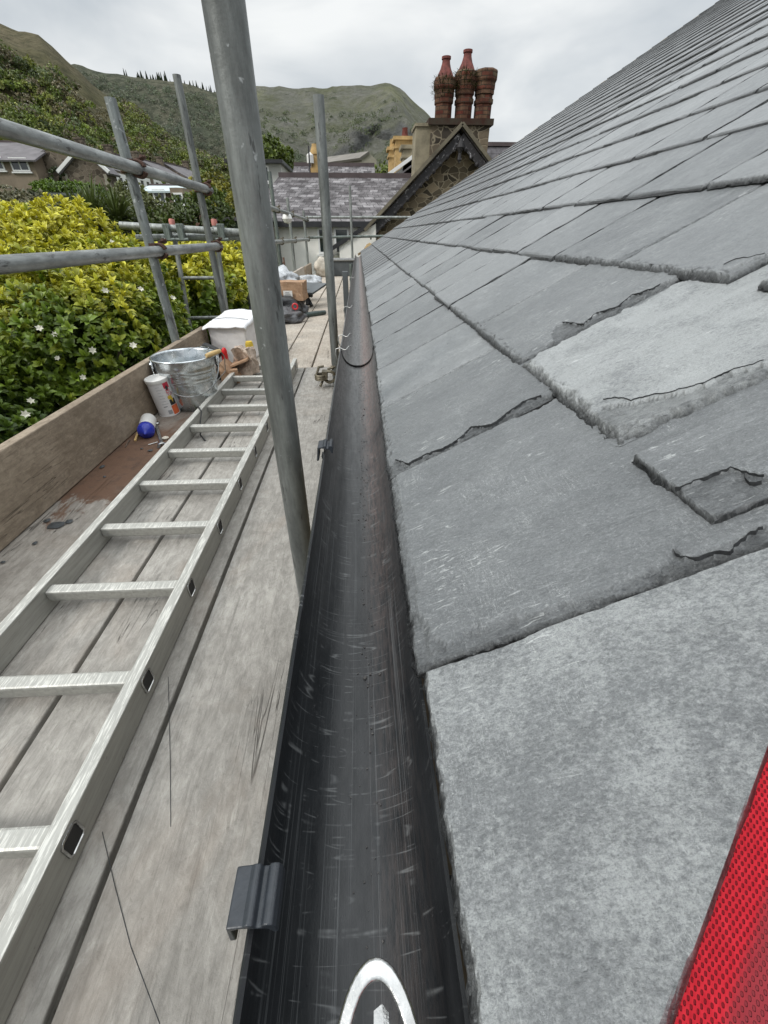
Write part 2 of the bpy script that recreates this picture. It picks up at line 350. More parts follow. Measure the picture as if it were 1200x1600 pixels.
M['brass'] = m_simple('dull_coupler', (.16, .14, .10), .5, .6, .4, 90, .001, 150)
M['white_plastic'] = m_simple('white_plastic', (.72, .71, .68), .45, 0, .08, 25)
M['blue_plastic'] = m_simple('blue_plastic', (.02, .035, .36), .25, 0, .1, 25)
M['pink'] = m_simple('pink_cap', (.45, .17, .14), .6)
M['grip'] = m_simple('wooden_grip', (.58, .40, .17), .5, 0, .15, 60)
M['black_bag'] = m_simple('black_bag', (.02, .021, .023), .32, 0, .4, 15, .012, 22)
M['grey_bag'] = m_simple('grey_bag', (.10, .10, .105), .45, 0, .4, 15, .012, 22)
M['clear_bag'] = m_simple('clear_bag', (.52, .54, .56), .28, 0, .35, 25, .012, 30)
M['sack'] = m_simple('cream_sack', (.55, .50, .42), .8, 0, .2, 12, .006, 40)
M['paper'] = m_simple('crumpled_paper', (.42, .33, .26), .8, 0, .4, 40, .003, 60)
def m_card():
    m = MT('cardboard', .8, 0, .2); P = m.obj(); c = m.mix(m.ramp(m.noise(P, 30, 5, .65), [(.35, 0), (.7, 1)]), (.30, .185, .115), (.42, .275, .175))
    c = m.mix(m.math('MULTIPLY', m.ramp(m.noise(m.map(P, (1, 1, .4)), 60, 3, .6), [(.6, 0), (.7, 1)]), .5), c, (.55, .42, .32)); m.color(c); m.bump(m.noise(P, 30, 4, .6), .003, .6); return m.m
M['card'] = m_card()
M['white_sheet'] = m_simple('white_sheet', (.70, .68, .67), .6, 0, .12, 9, .006, 16)
M['cover_white'] = m_simple('cover_white', (.84, .84, .85), .5, 0, .05, 9, .008, 14)
M['red_plain'] = m_simple('red_plastic', (.60, .02, .025), .4)
M['black_rubber'] = m_simple('black_rubber', (.018, .018, .018), .6)
M['dark_timber'] = m_simple('dark_timber', (.12, .085, .06), .85, 0, .3, 30)
M['grey_box'] = m_simple('grey_box', (.09, .10, .105), .5, 0, .2, 10)
M['green_tool'] = m_simple('green_tool', (.06, .085, .08), .5, 0, .2, 30)
M['pebble'] = m_simple('pale_stone_chip', (.60, .55, .46), .8, 0, .1, 60)
M['slate_chip'] = m_simple('slate_chip', (.05, .055, .058), .5, 0, .3, 60, .001, 100)
M['fissure'] = m_simple('slate_fissure', (.035, .037, .039), .8, 0, .6, 200)
M['verge'] = m_simple('weathered_verge', (.16, .14, .10), .9, 0, .4, 3)
M['grit'] = m_simple('dusty_grit', (.085, .080, .076), .85, 0, .4, 90)
M['yellow'] = m_simple('yellow_print', (.65, .45, .05), .5)
M['orange'] = m_simple('orange_print', (.60, .12, .04), .5)
M['ink'] = m_simple('dark_ink', (.03, .03, .03), .5)
M['ink_grey'] = m_simple('grey_ink', (.30, .30, .31), .5)
M['ink_red'] = m_simple('red_ink', (.50, .03, .06), .5)
# buildings
def m_stone(name, a, b, mortar, scale=5., rnd=1., dark=.0):
    m = MT(name, .9, 0, .2); P = m.obj(); nv_ = N(m.t, 'ShaderNodeTexNoise'); m.L(P, nv_.inputs['Vector']); nv_.inputs['Scale'].default_value = scale*.55; nv_.inputs['Detail'].default_value = 3
    va = N(m.t, 'ShaderNodeVectorMath', operation='SCALE'); m.L(nv_.outputs['Color'], va.inputs[0]); va.inputs['Scale'].default_value = .9/scale; vb = N(m.t, 'ShaderNodeVectorMath', operation='ADD'); m.L(P, vb.inputs[0]); m.L(va.outputs[0], vb.inputs[1]); Pd = m.map(vb.outputs[0], (1, 1, 1.7))
    n = N(m.t, 'ShaderNodeTexVoronoi', feature='DISTANCE_TO_EDGE'); m.L(Pd, n.inputs['Vector']); n.inputs['Scale'].default_value = scale; n.inputs['Randomness'].default_value = rnd
    n2 = N(m.t, 'ShaderNodeTexVoronoi', feature='F1'); m.L(Pd, n2.inputs['Vector']); n2.inputs['Scale'].default_value = scale; n2.inputs['Randomness'].default_value = rnd
    cs = m.sep(n2.outputs['Color']); c = m.mix(cs[0], a, b); c = m.mix(m.math('MULTIPLY', m.ramp(cs[1], [(.6, 0), (.9, 1)]), .7), c, [x*.35 for x in a])
    c = m.mix(m.math('MULTIPLY', m.noise(P, 14, 5, .7), .5), c, [x*.5 for x in a])
    e = m.ramp(m.math('ADD', n.outputs['Distance'], m.math('MULTIPLY', m.noise(P, 12, 4, .7), .04)), [(.035, 1), (.065, 0)])
    c = m.mix(m.math('MULTIPLY', e, .75), c, mortar); m.color(c); m.bump(m.math('MINIMUM', n.outputs['Distance'], .12), .05, .8); return m.m
M['rubble'] = m_stone('rubble_stone', (.10, .085, .062), (.46, .37, .25), (.50, .43, .31), 4.6)
M['rubble_far'] = m_stone('rubble_stone_far', (.10, .08, .06), (.23, .19, .145), (.24, .205, .16), 2.6)
M['ashlar'] = m_stone('stack_stone', (.060, .050, .040), (.22, .175, .12), (.30, .255, .18), 3.6, .7)
def m_brick(name, a, b, mortar, scale=1., bw=.225, bh=.075, off=.5):
    m = MT(name, .85, 0, .25); uv = m.uv(); n = N(m.t, 'ShaderNodeTexBrick'); m.L(uv, n.inputs['Vector']); n.inputs['Scale'].default_value = scale
    n.inputs['Color1'].default_value = rgb(a); n.inputs['Color2'].default_value = rgb(b); n.inputs['Mortar'].default_value = rgb(mortar)
    n.inputs['Mortar Size'].default_value = .008; n.inputs['Brick Width'].default_value = bw; n.inputs['Row Height'].default_value = bh; n.offset = off; n.inputs['Bias'].default_value = 0.
    ns = m.noise(m.pos, 3.5, 6, .7); c = m.mix(m.math('MULTIPLY', m.ramp(ns, [(.4, 0), (.62, 1)]), .75), n.outputs['Color'], [x*.33 for x in a])
    c = m.mix(m.math('MULTIPLY', m.ramp(m.noise(m.pos, 9, 5, .7), [(.55, 0), (.7, 1)]), .5), c, mortar)
    m.color(c); m.bump(m.math('SUBTRACT', 1., n.outputs['Fac']), .01, .6); return m.m
M['brick'] = m_brick('chimney_brick', (.135, .036, .024), (.15, .12, .072), (.05, .04, .028))
M['tile_roof'] = m_brick('old_slate_roof', (.095, .085, .088), (.33, .315, .32), (.03, .026, .03), 1., .30, .19)
M['tile_roof2'] = m_brick('far_slate_roof', (.10, .095, .10), (.16, .15, .16), (.05, .045, .05), 1., .4, .25)
M['render_white'] = m_simple('white_render', (.88, .86, .80), .9, 0, .10, 1.6, .01, 60)
M['render_grey'] = m_simple('grey_render', (.46, .46, .43), .9, 0, .1, 1.2, .01, 60)
M['dash_brown'] = m_simple('pebbledash', (.23, .185, .135), .95, 0, .2, 1.2, .02, 30)
M['concrete'] = m_simple('stained_concrete', (.27, .235, .16), .9, 0, .4, 2.2, .01, 30)
M['quarry_wall'] = m_simple('quarry_wall', (.28, .26, .205), .9, 0, .25, .5)
M['quarry_roof'] = m_simple('quarry_roof', (.19, .175, .155), .9, 0, .2, .4)
M['roof_plain'] = m_simple('far_roof_slates', (.135, .125, .13), .75, 0, .3, 1.5, .02, 8)
M['roof_blue'] = m_simple('pale_sheet_roof', (.52, .60, .62), .6, 0, .15, .8)
M['white_paint'] = m_simple('white_paint', (.74, .74, .72), .5, 0, .05, 5)
M['black_paint'] = m_simple('black_board', (.025, .025, .028), .5, 0, .3, 5)
M['glass'] = m_simple('window_glass', (.03, .04, .045), .06, 0, .2, 1.5, spec=.8)
def m_barge():
    m = MT('flaking_bargeboard', .7); f = m.ramp(m.noise(m.obj(), 9, 6, .75, .8), [(.58, 0), (.62, 1)]); m.color(m.mix(f, (.030, .028, .030), (.36, .35, .36))); return m.m
M['barge'] = m_barge()
M['barge_pale'] = m_simple('flaked_white_paint', (.42, .41, .42), .7, 0, .5, 8)
M['ridge'] = m_simple('ridge_tile', (.085, .065, .065), .8, 0, .25, 3)
M['yellow_brick'] = m_simple('yellow_brick', (.42, .28, .12), .9, 0, .35, 3, .02, 12)
M['green_paint'] = m_simple('dull_green_boards', (.13, .17, .125), .7, 0, .2, 3)
M['shed'] = m_simple('grey_shed_boards', (.30, .33, .35), .7, 0, .15, 3)
M['mortar'] = m_simple('verge_mortar', (.30, .21, .10), .95, 0, .4, 30, .006, 60)
M['moss'] = m_simple('moss', (.09, .085, .03), .95, 0, .4, 20)
M['pot'] = m_simple('red_chimney_pot', (.14, .038, .030), .8, 0, .6, 9)
M['copper'] = m_simple('red_brown_boards', (.16, .085, .06), .8)
def m_leaf(name):
    m = MT(name, .42, 0, .4); t = m.attr(); c = m.mix(m.math('MULTIPLY', m.noise(m.obj(), 30, 2, .5), .35), t, (.02, .04, .008)); m.color(c)
    m.p.inputs['Transmission Weight'].default_value = 0
    tr = N(m.t, 'ShaderNodeBsdfTranslucent'); m.L(t, tr.inputs[0]); mx = N(m.t, 'ShaderNodeMixShader'); mx.inputs[0].default_value = .22
    m.L(m.p.outputs[0], mx.inputs[1]); m.L(tr.outputs[0], mx.inputs[2]); m.L(mx.outputs[0], m.o.inputs[0]); return m.m
M['leaf'] = m_leaf('leaves')
M['petal'] = m_simple('white_petals', (.62, .60, .50), .6)
M['bark'] = m_simple('bark', (.07, .05, .035), .9, 0, .3, 20)
def m_ground():
    m = MT('grass_ground', .95, 0, .2); c = m.mix(m.ramp(m.noise(m.pos, .12, 8, .7), [(.35, 0), (.65, 1)]), (.035, .055, .016), (.085, .105, .035))
    c = m.mix(m.math('MULTIPLY', m.noise(m.pos, 3, 5, .7), .5), c, (.03, .035, .015)); m.color(c); return m.m
M['ground'] = m_ground()
def m_hill(kind):
    m = MT('hillside_'+kind, .95, 0, .15); P = m.pos; s = m.sep(P)
    if kind == 'near':
        c = m.mix(m.ramp(m.noise(P, .028, 9, .68), [(.38, 0), (.62, 1)]), (.115, .130, .045), (.205, .170, .092))
        c = m.mix(m.math('MULTIPLY', m.ramp(m.noise(P, .10, 7, .7), [(.45, 0), (.65, 1)]), .6), c, (.105, .130, .036))
        hi = m.ramp(m.math('DIVIDE', s[2], 100.), [(.12, 0), (.45, 1)]); c = m.mix(m.math('MULTIPLY', hi, .75), c, (.235, .198, .125))
        c = m.mix(m.math('MULTIPLY', m.ramp(m.noise(P, .35, 6, .75), [(.42, 1), (.56, 0)]), .6), c, (.045, .050, .022)); bs = .4; bd = 5.
    elif kind == 'wood':
        c = m.mix(m.ramp(m.noise(P, .02, 9, .7), [(.38, 0), (.62, 1)]), (.115, .130, .088), (.175, .170, .120))
        c = m.mix(m.math('MULTIPLY', m.ramp(m.noise(P, .16, 6, .75), [(.42, 1), (.56, 0)]), .6), c, (.030, .038, .024)); bs = .25; bd = 8.
    else:
        z = m.math('DIVIDE', s[2], 330.)
        zz = m.math('ADD', z, m.math('MULTIPLY', m.math('SUBTRACT', m.noise(P, .006, 6, .65), .5), .7))
        c = m.mix(m.ramp(zz, [(.50, 0), (.66, 1)]), (.235, .235, .200), (.33, .345, .125))
        c = m.mix(m.math('MULTIPLY', m.ramp(m.noise(m.map(P, (1, 1, .5)), .014, 9, .75), [(.44, 0), (.6, 1)]), .8), c, (.17, .18, .10))
        c = m.mix(m.math('MULTIPLY', m.ramp(m.noise(m.map(P, (1.6, 1, .25)), .02, 9, .75, .6), [(.5, 0), (.62, 1)]), .6), c, (.30, .29, .265))
        c = m.mix(m.math('MULTIPLY', m.ramp(m.noise(m.map(P, (1, 1, 1.5)), .075, 7, .8), [(.44, 1), (.58, 0)]), .45), c, (.10, .112, .07))
        c = m.mix(m.math('MULTIPLY', m.ramp(m.noise(m.map(P, (1.4, 1, .3)), .055, 6, .8, .8), [(.56, 0), (.66, 1)]), .55), c, (.27, .262, .235))
        nx = m.sep(m.geo.outputs['Normal'])
        cl = m.ramp(nx[2], [(.56, 1), (.74, 0)]); c = m.mix(m.math('MULTIPLY', cl, .85), c, m.mix(m.noise(m.map(P, (2, 1, .4)), .03, 8, .75), (.08, .085, .085), (.28, .28, .27)))
        c = m.mix(m.math('MULTIPLY', m.ramp(m.noise(P, .045, 5, .7), [(.62, 0), (.68, 1)]), .8), c, (.06, .075, .04)); bs = .045; bd = 34.
    m.color(c); m.bump(m.noise(P, bs, 8, .75), bd, .9); return m.m
M['hill_near'] = m_hill('near'); M['hill_wood'] = m_hill('wood'); M['hill_rock'] = m_hill('rock')
def m_canopy():
    m = MT('tree_canopy', .9, 0, .15); t = m.attr(); c = m.mix(m.math('MULTIPLY', m.ramp(m.noise(m.pos, .9, 6, .8), [(.40, 1), (.58, 0)]), .75), t, (.018, .026, .008)); m.color(c); m.bump(m.noise(m.pos, 1.2, 6, .8), 1.8); return m.m
M['canopy'] = m_canopy()

# ================================================================== THE GROUND AND HILLS
def gz(x, y):
    z = -6.0
    z += .20*max(0., -x-7-max(0, 20-y)*.1)*(1 if y > -40 else 0) if x < 0 else 0
    z += .075*max(0., y-22)
    return min(z, 40)
g = MB(); xs = list(range(-90, 91, 6)); ys = list(range(-60, 121, 6))
xs = [-3000, -900, -300, -150]+xs+[150, 300, 900, 3000]; ys = [-2500, -600, -150]+ys+[200, 500, 1500, 3000]
vv = []
for y in ys:
    for x in xs:
        cx_, cy_ = max(-90, min(90, x)), max(-60, min(120, y)); vv.append((x, y, gz(cx_, cy_) + (.5*mn.noise(Vector((x*.08, y*.08, 0))) if abs(x) < 200 else 0)))
n = len(xs); g.add(vv, [(j*n+i, j*n+i+1, (j+1)*n+i+1, (j+1)*n+i) for j in range(len(ys)-1) for i in range(n-1)])
g.build('ground', M['ground'], kind='structure', smooth='all', loc=(0, 0, 0))

def hill(name, mat, sky_pts, Yb, Yc, zb, amp, nfreq, ncol=150, nrow=60, crag=None, ease=1.0):
    xs_ = np.linspace(sky_pts[0][0], sky_pts[-1][0], ncol); yy = np.interp(xs_, [p[0] for p in sky_pts], [p[1] for p in sky_pts])
    vv = []; P_grid = []
    for i, (x, y) in enumerate(zip(xs_, yy)):
        c = at(x, y, Yc(x) if callable(Yc) else Yc); c.z += amp*.10*mn.fractal(Vector((x*.03, 3.3, 1)), 1., 2.2, 4)
        b = Vector((c.x*Yb/c.y, Yb, zb))
        col = []
        for j in range(nrow):
            t = j/(nrow-1)*1.25
            if t <= 1: p = b.lerp(c, t); p.z = b.z+(c.z-b.z)*(t**ease)
            else: p = c + (c-b)*(t-1); p.z = c.z - (t-1)*(c.z-b.z)*.9
            k = min(1, t*3)*(min(1, abs(1-t)*2.6))
            q = p*nfreq; d = mn.fractal(Vector((q.x, q.y, q.z+5)), 1., 2.1, 6)
            p.z += amp*d*k
            if crag: p = crag(p, t, x, k)
            col.append(p)
        P_grid.append(col); vv += col
    mb = MB(); mb.add(vv, [(i*nrow+j, (i+1)*nrow+j, (i+1)*nrow+j+1, i*nrow+j+1) for i in range(ncol-1) for j in range(nrow-1)])
    mb.build(name, mat, kind='structure', smooth='all', loc=(0, 0, 0))
    return P_grid
def cragf(p, t, x, k):
    r = mn.ridged_multi_fractal(Vector((p.x*.012, p.y*.006, p.z*.01)), 1., 2.2, 6, 1., 2.) if x > 480 else 0
    if r: p.y -= 40*r*k*min(1, (x-480)/90.)
    return p
mount = hill('mountain', M['hill_rock'], [(150, 150), (300, 145), (375, 138), (400, 132), (430, 136), (470, 138), (500, 138), (540, 134), (575, 133), (598, 129), (612, 131), (628, 140), (645, 156), (662, 172), (690, 205), (730, 240), (800, 262), (900, 285), (1200, 330), (1800, 350)], 420, 900, -10, 34, .006, 220, 90, cragf, 1.15)
hillB = hill('wooded_hill', M['hill_wood'], [(-300, 60), (60, 100), (115, 100), (165, 114), (200, 120), (235, 124), (270, 128), (305, 134), (345, 146), (370, 170), (400, 196), (440, 232), (500, 262), (700, 300)], 230, 480, -6, 14, .012, 150, 60)
hillA = hill('near_hillside', M['hill_near'], [(-1500, -900), (-700, -330), (-300, -110), (-120, -20), (-40, 18), (0, 35), (28, 48), (58, 54), (85, 76), (112, 102), (140, 128), (180, 160), (215, 190), (250, 215), (290, 238), (340, 256), (400, 268), (520, 300)], 62, 190, -2, 7, .022, 190, 70)

CAN = []
def canopy(name, grid, count, rmin, rmax, tlo, thi, seed, cols, label, ilo=0, ihi=None, npt=42, leaf=.8, pw=1.35):
    CAN.append((name, grid, count, rmin, rmax, tlo, thi, seed, cols, label, ilo, ihi, npt, leaf, pw))
canopy('hillside_wood', hillA, 4200, .6, 1.6, .01, .62, 3, [(0.128, 0.173, 0.034), (0.180, 0.232, 0.043), (0.105, 0.132, 0.043), (0.225, 0.247, 0.054), (0.173, 0.147, 0.081), (0.083, 0.112, 0.037), (0.195, 0.168, 0.102), (0.150, 0.180, 0.046)], 'spring woodland in mixed greens and browns covering the lower hillside', ilo=130, ihi=181, npt=40, leaf=.50, pw=1.25)
canopy('spur_wood', hillA, 2400, .6, 1.7, .20, .99, 9, [(.12, .155, .030), (.165, .19, .038), (.10, .12, .04), (.15, .13, .07)], 'yellow-green woodland running down the spur above the terrace', ilo=158, ihi=183, npt=36, leaf=.50, pw=1.0)
canopy('valley_wood', hillB, 2400, 1.0, 2.6, .05, .93, 4, [(0.123, 0.150, 0.090), (0.143, 0.165, 0.102), (0.173, 0.168, 0.127), (0.105, 0.129, 0.087)], 'darker distant woodland on the hill behind the near slope', ilo=52, ihi=114, npt=28, leaf=.42, pw=1.15)
canopy('scrub', mount, 800, 1.6, 4.6, .02, .80, 5, [(0.112, 0.135, 0.065), (0.135, 0.158, 0.078), (0.090, 0.111, 0.062)], 'scattered dark bushes and small trees on the lower mountain slope', ilo=24, ihi=78, npt=24, leaf=.45, pw=1.3)
# conifers on the ridge
mb = MB(); tint = []
for q in range(40):
    if random.random() < .22: continue
    x = 198+q*3.7+random.uniform(-3, 3); yy = np.interp(x, [198, 235, 270, 305, 345], [119.5, 123, 127, 133, 145]); p = at(x, yy+2, 480)
    h = random.uniform(2, 7.5)*(1. if x < 262 else .6); r = h*random.uniform(.15, .3)
    mb.lathe([(r*.25, -2), (r, 0), (r*.75, h*.3), (r*.55, h*.5), (r*.3, h*.78), (.05, h)], p, 6)
    c = random.uniform(.6, 1.2); tint += [(.028*c, .040*c, .020*c, 1)]*36
mb.tint = tint; mb.build('summit_wood', M['canopy'], kind='stuff', label='row of dark conifers along the skyline ridge', cat='woodland')

# ================================================================== FOLIAGE
def leaves_mesh(name, centers, normals, tints, leaf_len, leaf_w, per, parent, spread=.9, droop=.25):
    """centers (n,3) rosette positions; every rosette has `per` folded pointed leaves"""
    n = len(centers); K = n*per
    C = np.repeat(np.array(centers), per, 0); Nn = np.repeat(np.array(normals), per, 0); T = np.repeat(np.array(tints), per, 0)
    Nn /= np.linalg.norm(Nn, axis=1)[:, None]
    a = rng.normal(size=(K, 3)); a -= Nn*(a*Nn).sum(1)[:, None]; a /= np.linalg.norm(a, axis=1)[:, None]
    u = rng.uniform(.15, 1., K)[:, None]*spread; d = a*u + Nn*(1-u*.75); d /= np.linalg.norm(d, axis=1)[:, None]
    s = np.cross(d, Nn); s /= (np.linalg.norm(s, axis=1)[:, None]+1e-6); up = np.cross(s, d)
    L = leaf_len*rng.uniform(.65, 1.15, K)[:, None]; W = leaf_w*rng.uniform(.8, 1.15, K)[:, None]
    b = C + d*L*.05
    tip = b + d*L - up*L*droop*rng.uniform(.2, 1.2, K)[:, None]
    c1 = b + d*L*.30 + up*L*.03; c2 = b + d*L*.68 + up*L*.01
    l1 = c1 + s*W*.38 + up*W*.16; r1 = c1 - s*W*.38 + up*W*.16; l2 = c2 + s*W*.48 + up*W*.18; r2 = c2 - s*W*.48 + up*W*.18
    V = np.stack([b, l1, c1, r1, l2, c2, r2, tip], 1).reshape(-1, 3); nvl = 8
    o = wloc(parent) if parent is not None else Vector((0, 0, 0)); V -= np.array(o)
    if per < 3: F_ = [(0, 3, 1), (1, 3, 6), (1, 6, 4), (4, 6, 7)]
    else: F_ = [(0, 2, 1), (0, 3, 2), (1, 2, 5), (1, 5, 4), (2, 3, 6), (2, 6, 5), (4, 5, 7), (5, 6, 7)]
    idx = np.arange(K)*8
    F = np.stack([np.stack([idx+a_, idx+b_, idx+c_], 1) for a_, b_, c_ in F_], 1).reshape(-1, 3)
    me = bpy.data.meshes.new(name); me.vertices.add(len(V)); me.vertices.foreach_set('co', V.ravel().astype(np.float32))
    me.loops.add(F.size); me.loops.foreach_set('vertex_index', F.ravel().astype(np.int32)); me.polygons.add(len(F))
    me.polygons.foreach_set('loop_start', (np.arange(len(F))*3).astype(np.int32)); me.polygons.foreach_set('loop_total', np.full(len(F), 3, dtype=np.int32)); me.update()
    ca = me.color_attributes.new('tint', 'FLOAT_COLOR', 'POINT'); f = rng.uniform(.55, 1.35, K)[:, None]
    t = np.concatenate([T*f, np.ones((K, 1))], 1); t = np.repeat(t, 8, 0); ca.data.foreach_set('color', t.ravel().astype(np.float32))
    me.materials.append(M['leaf']); ob = bpy.data.objects.new(name, me); COL.objects.link(ob)
    if parent is not None: ob.parent = parent
    return ob
def crown_pts(lumps, density, jitter=.12, zmin=-99, inner=.25, keep=None, bmp=.22):
    cs, ns = [], []
    for (c, r) in lumps:
        c = np.array(c); r = np.array(r if isinstance(r, (tuple, list)) else (r, r, r)); area = 4*math.pi*((r[0]*r[1])**1.6/3+(r[0]*r[2])**1.6/3+(r[1]*r[2])**1.6/3)**(1/1.6)
        n_ = int(area*density); d = rng.normal(size=(n_, 3)); d /= np.linalg.norm(d, axis=1)[:, None]
        k = 1+rng.normal(0, jitter, n_); k = np.where(rng.random(n_) < inner, rng.uniform(.65, .95, n_), k)
        bump_ = np.array([mn.noise(Vector(tuple(x*3.1+c))) for x in d])*bmp
        p = c + d*r*(k+bump_)[:, None]; nn = d/r; nn /= np.linalg.norm(nn, axis=1)[:, None]
        cs.append(p); ns.append(nn)
    P = np.concatenate(cs); Q = np.concatenate(ns); ok = P[:, 2] > zmin
    for (c, r) in lumps:
        c = np.array(c); r = np.array(r if isinstance(r, (tuple, list)) else (r, r, r)); ok &= (((P-c)/r)**2).sum(1) > .42
    if keep is not None: ok &= keep(P)
    return P[ok], Q[ok]
def branches(parent, base, tips, r0=.03, name='stem'):
    b = MB()
    for t in tips:
        t = Vector(t); p = Vector(base); mid = p.lerp(t, .5)+Vector((random.uniform(-.1, .1), random.uniform(-.1, .1), .08))*(t-p).length
        b.tube([p, p.lerp(mid, .5)+Vector((0, 0, .02)), mid, mid.lerp(t, .5), t], [r0, r0*.85, r0*.6, r0*.4, r0*.15], 6)
    return b.build(name, M['bark'], parent, smooth=True)

for (name, grid, count, rmin, rmax, tlo, thi, seed, cols, label, ilo, ihi, npt, leaf, pw) in CAN:
    rs = random.Random(seed); nr = len(grid[0]); ihi = ihi or len(grid)-1; Cs, Ns, Ts, Sz = [], [], [], []
    for q in range(count):
        i = rs.randint(ilo, ihi); t = tlo+(thi-tlo)*(rs.random()**pw); j = min(nr-2, int(t/1.25*(nr-1))); p = grid[i][j].lerp(grid[i][j+1], rs.random())+Vector((rs.uniform(-3, 3), rs.uniform(-3, 3), 0))
        r = rs.uniform(rmin, rmax); d = rng.normal(size=(npt, 3)); d /= np.linalg.norm(d, axis=1)[:, None]; d[:, 2] = np.abs(d[:, 2])*1.0-.15
        Cs.append(np.array(p)+np.array([0, 0, r*.3])+d*np.array([r, r, r*rs.uniform(.9, 1.3)])*rng.uniform(.75, 1.1, npt)[:, None]); Ns.append(d); c = np.array(cols[rs.randrange(len(cols))])*rs.uniform(.9, 1.2)*1.2*(1+.35*mn.noise(p*.05))
        Ts.append(np.repeat(c[None], npt, 0)*rng.uniform(.8, 1.2, npt)[:, None])
    o = leaves_mesh(name, np.concatenate(Cs), np.concatenate(Ns), np.concatenate(Ts), (rmin+rmax)/2*leaf, (rmin+rmax)/2*leaf*.62, 2, None); tag(o, label, 'woodland', kind='stuff')
# big variegated shrub beside the scaffold
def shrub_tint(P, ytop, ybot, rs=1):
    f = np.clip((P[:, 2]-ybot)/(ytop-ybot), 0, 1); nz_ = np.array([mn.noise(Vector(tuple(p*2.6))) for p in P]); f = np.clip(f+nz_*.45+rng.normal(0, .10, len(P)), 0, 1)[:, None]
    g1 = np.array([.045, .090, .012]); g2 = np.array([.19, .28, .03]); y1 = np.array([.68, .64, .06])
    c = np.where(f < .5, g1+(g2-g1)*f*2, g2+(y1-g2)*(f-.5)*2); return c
sh = thing('shrub', 'large yellow-topped green shrub with white blossoms against the toe board', 'shrub', (-2.6, 2.2, -6.0))
LDZ = -.24
lum = [((-2.75, 1.0, -1.35), (1.25, 1.1, 1.15)), ((-3.0, 2.0, -1.15), (1.45, 1.1, 1.22)), ((-2.55, 3.0, -1.3), (1.1, 1.05, 1.15)), ((-3.7, 2.9, -.95), (1.2, 1.1, 1.1)), ((-4.3, 4.4, -.85), (1.2, 1.2, 1.1)),
       ((-2.2, 3.9, -1.25), (.85, .9, .98)), ((-3.2, 4.4, -1.0), (1.1, 1.0, 1.0)), ((-2.9, .0, -1.5), (1.4, 1.0, 1.1)), ((-2.0, 2.2, -1.75), (.78, 1.3, .9)), ((-2.0, .9, -1.9), (.75, 1.2, .9)), ((-3.3, 5.4, -1.0), (1.0, 1.0, .98))]
lum = [((c[0], c[1], c[2]+LDZ), r) for c, r in lum]
def lump_r(x, y, Y, r): return (tuple(at(x, y, Y)), r)
lum += [lump_r(15, 425, 3.9, (.62, .7, .40)), lump_r(70, 428, 3.6, (.42, .6, .36)), lump_r(130, 418, 3.8, (.30, .45, .40)), lump_r(180, 455, 3.5, (.36, .5, .30)), lump_r(-60, 420, 4.2, (.8, .8, .45)), lump_r(60, 520, 3.2, (.7, .7, .5)), lump_r(160, 540, 3.0, (.5, .6, .45))]
P, Q = crown_pts(lum, 450, .08, -2.2, .30, lambda P: (P[:, 0] < -1.16) & (P[:, 0] > -5.2), .15)
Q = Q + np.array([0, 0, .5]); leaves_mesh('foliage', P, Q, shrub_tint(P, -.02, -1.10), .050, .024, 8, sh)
branches(sh, (-2.6, 2.2, -3), [l[0] for l in lum[:8]]+[(-1.5, 2.4, -.8), (-1.6, 3.0, -.5), (-1.6, 1.4, -1.0)], .05)
b = MB()
for (c, r) in lum: b.lathe([(0.001, -1), (.5, -.85), (.8, -.4), (.8, 0), (.7, .45), (.4, .75), (.001, .86)], c, 10)
# flowers
for px in [(86, 523), (145, 548), (40, 648), (97, 650), (62, 513), (208, 540), (220, 452), (165, 455), (175, 378), (48, 627), (130, 590), (270, 466), (90, 560)]:
    d = ray(*px).normalized(); k = np.array(P) @ np.array(d); perp = np.linalg.norm(np.array(P)-np.outer(k, np.array(d)), axis=1); s_ = np.where((perp < .07) & (k > 0), k, 99); i = int(s_.argmin())
    if s_[i] > 90: continue
    c = d*(s_[i]-.03); fl = MB(); nn = (Vector(Q[i]).normalized()*.6-d*.6+Vector((0, 0, .3))).normalized(); a = nn.orthogonal().normalized(); b_ = nn.cross(a); ph = random.random(); sz = random.uniform(.011, .020)
    for q in range(6):
        an = 2*math.pi*(q+ph)/6; dd = a*math.cos(an)+b_*math.sin(an); ss = nn.cross(dd)
        fl.add([c, c+dd*sz*.6+ss*sz*.36+nn*.006, c+dd*sz*1.15+nn*.012*random.random(), c+dd*sz*.6-ss*sz*.36+nn*.006], [(0, 1, 2, 3)])
    fl.build('flower', M['petal'], sh)
# second shrub further along, behind the access ladder
sh2 = thing('shrub', 'yellow-green bush behind the access ladder, further along the scaffold', 'shrub', (-2.4, 6.0, -6.0))
lum2 = [((-2.5, 5.4, -1.5), (.95, .9, 1.25)), ((-2.1, 6.6, -1.3), (.8, 1.0, 1.15)), ((-3.1, 6.6, -1.1), (1.1, 1.2, 1.2)), ((-2.1, 7.8, -1.4), (.75, 1.0, 1.05)), ((-4.2, 7.2, -.9), (1.2, 1.2, 1.25)), ((-2.0, 4.9, -1.8), (.6, .8, 1.0))]
lum2 = [((c[0], c[1], c[2]-.50), r) for c, r in lum2]+[lump_r(285, 462, 5.0, (.55, .6, .42)), lump_r(345, 440, 6.2, (.5, .7, .40)), lump_r(225, 450, 5.4, (.5, .6, .42)), lump_r(400, 450, 6.0, (.5, .6, .40))]
P2, Q2 = crown_pts(lum2, 190, .08, -2.6, .25, lambda P: (P[:, 0] < -1.18), .16); Q2 = Q2+np.array([0, 0, .5])
leaves_mesh('foliage', P2, Q2, shrub_tint(P2, -.18, -1.25), .085, .042, 8, sh2); branches(sh2, (-2.4, 6, -3), [l[0] for l in lum2], .05)

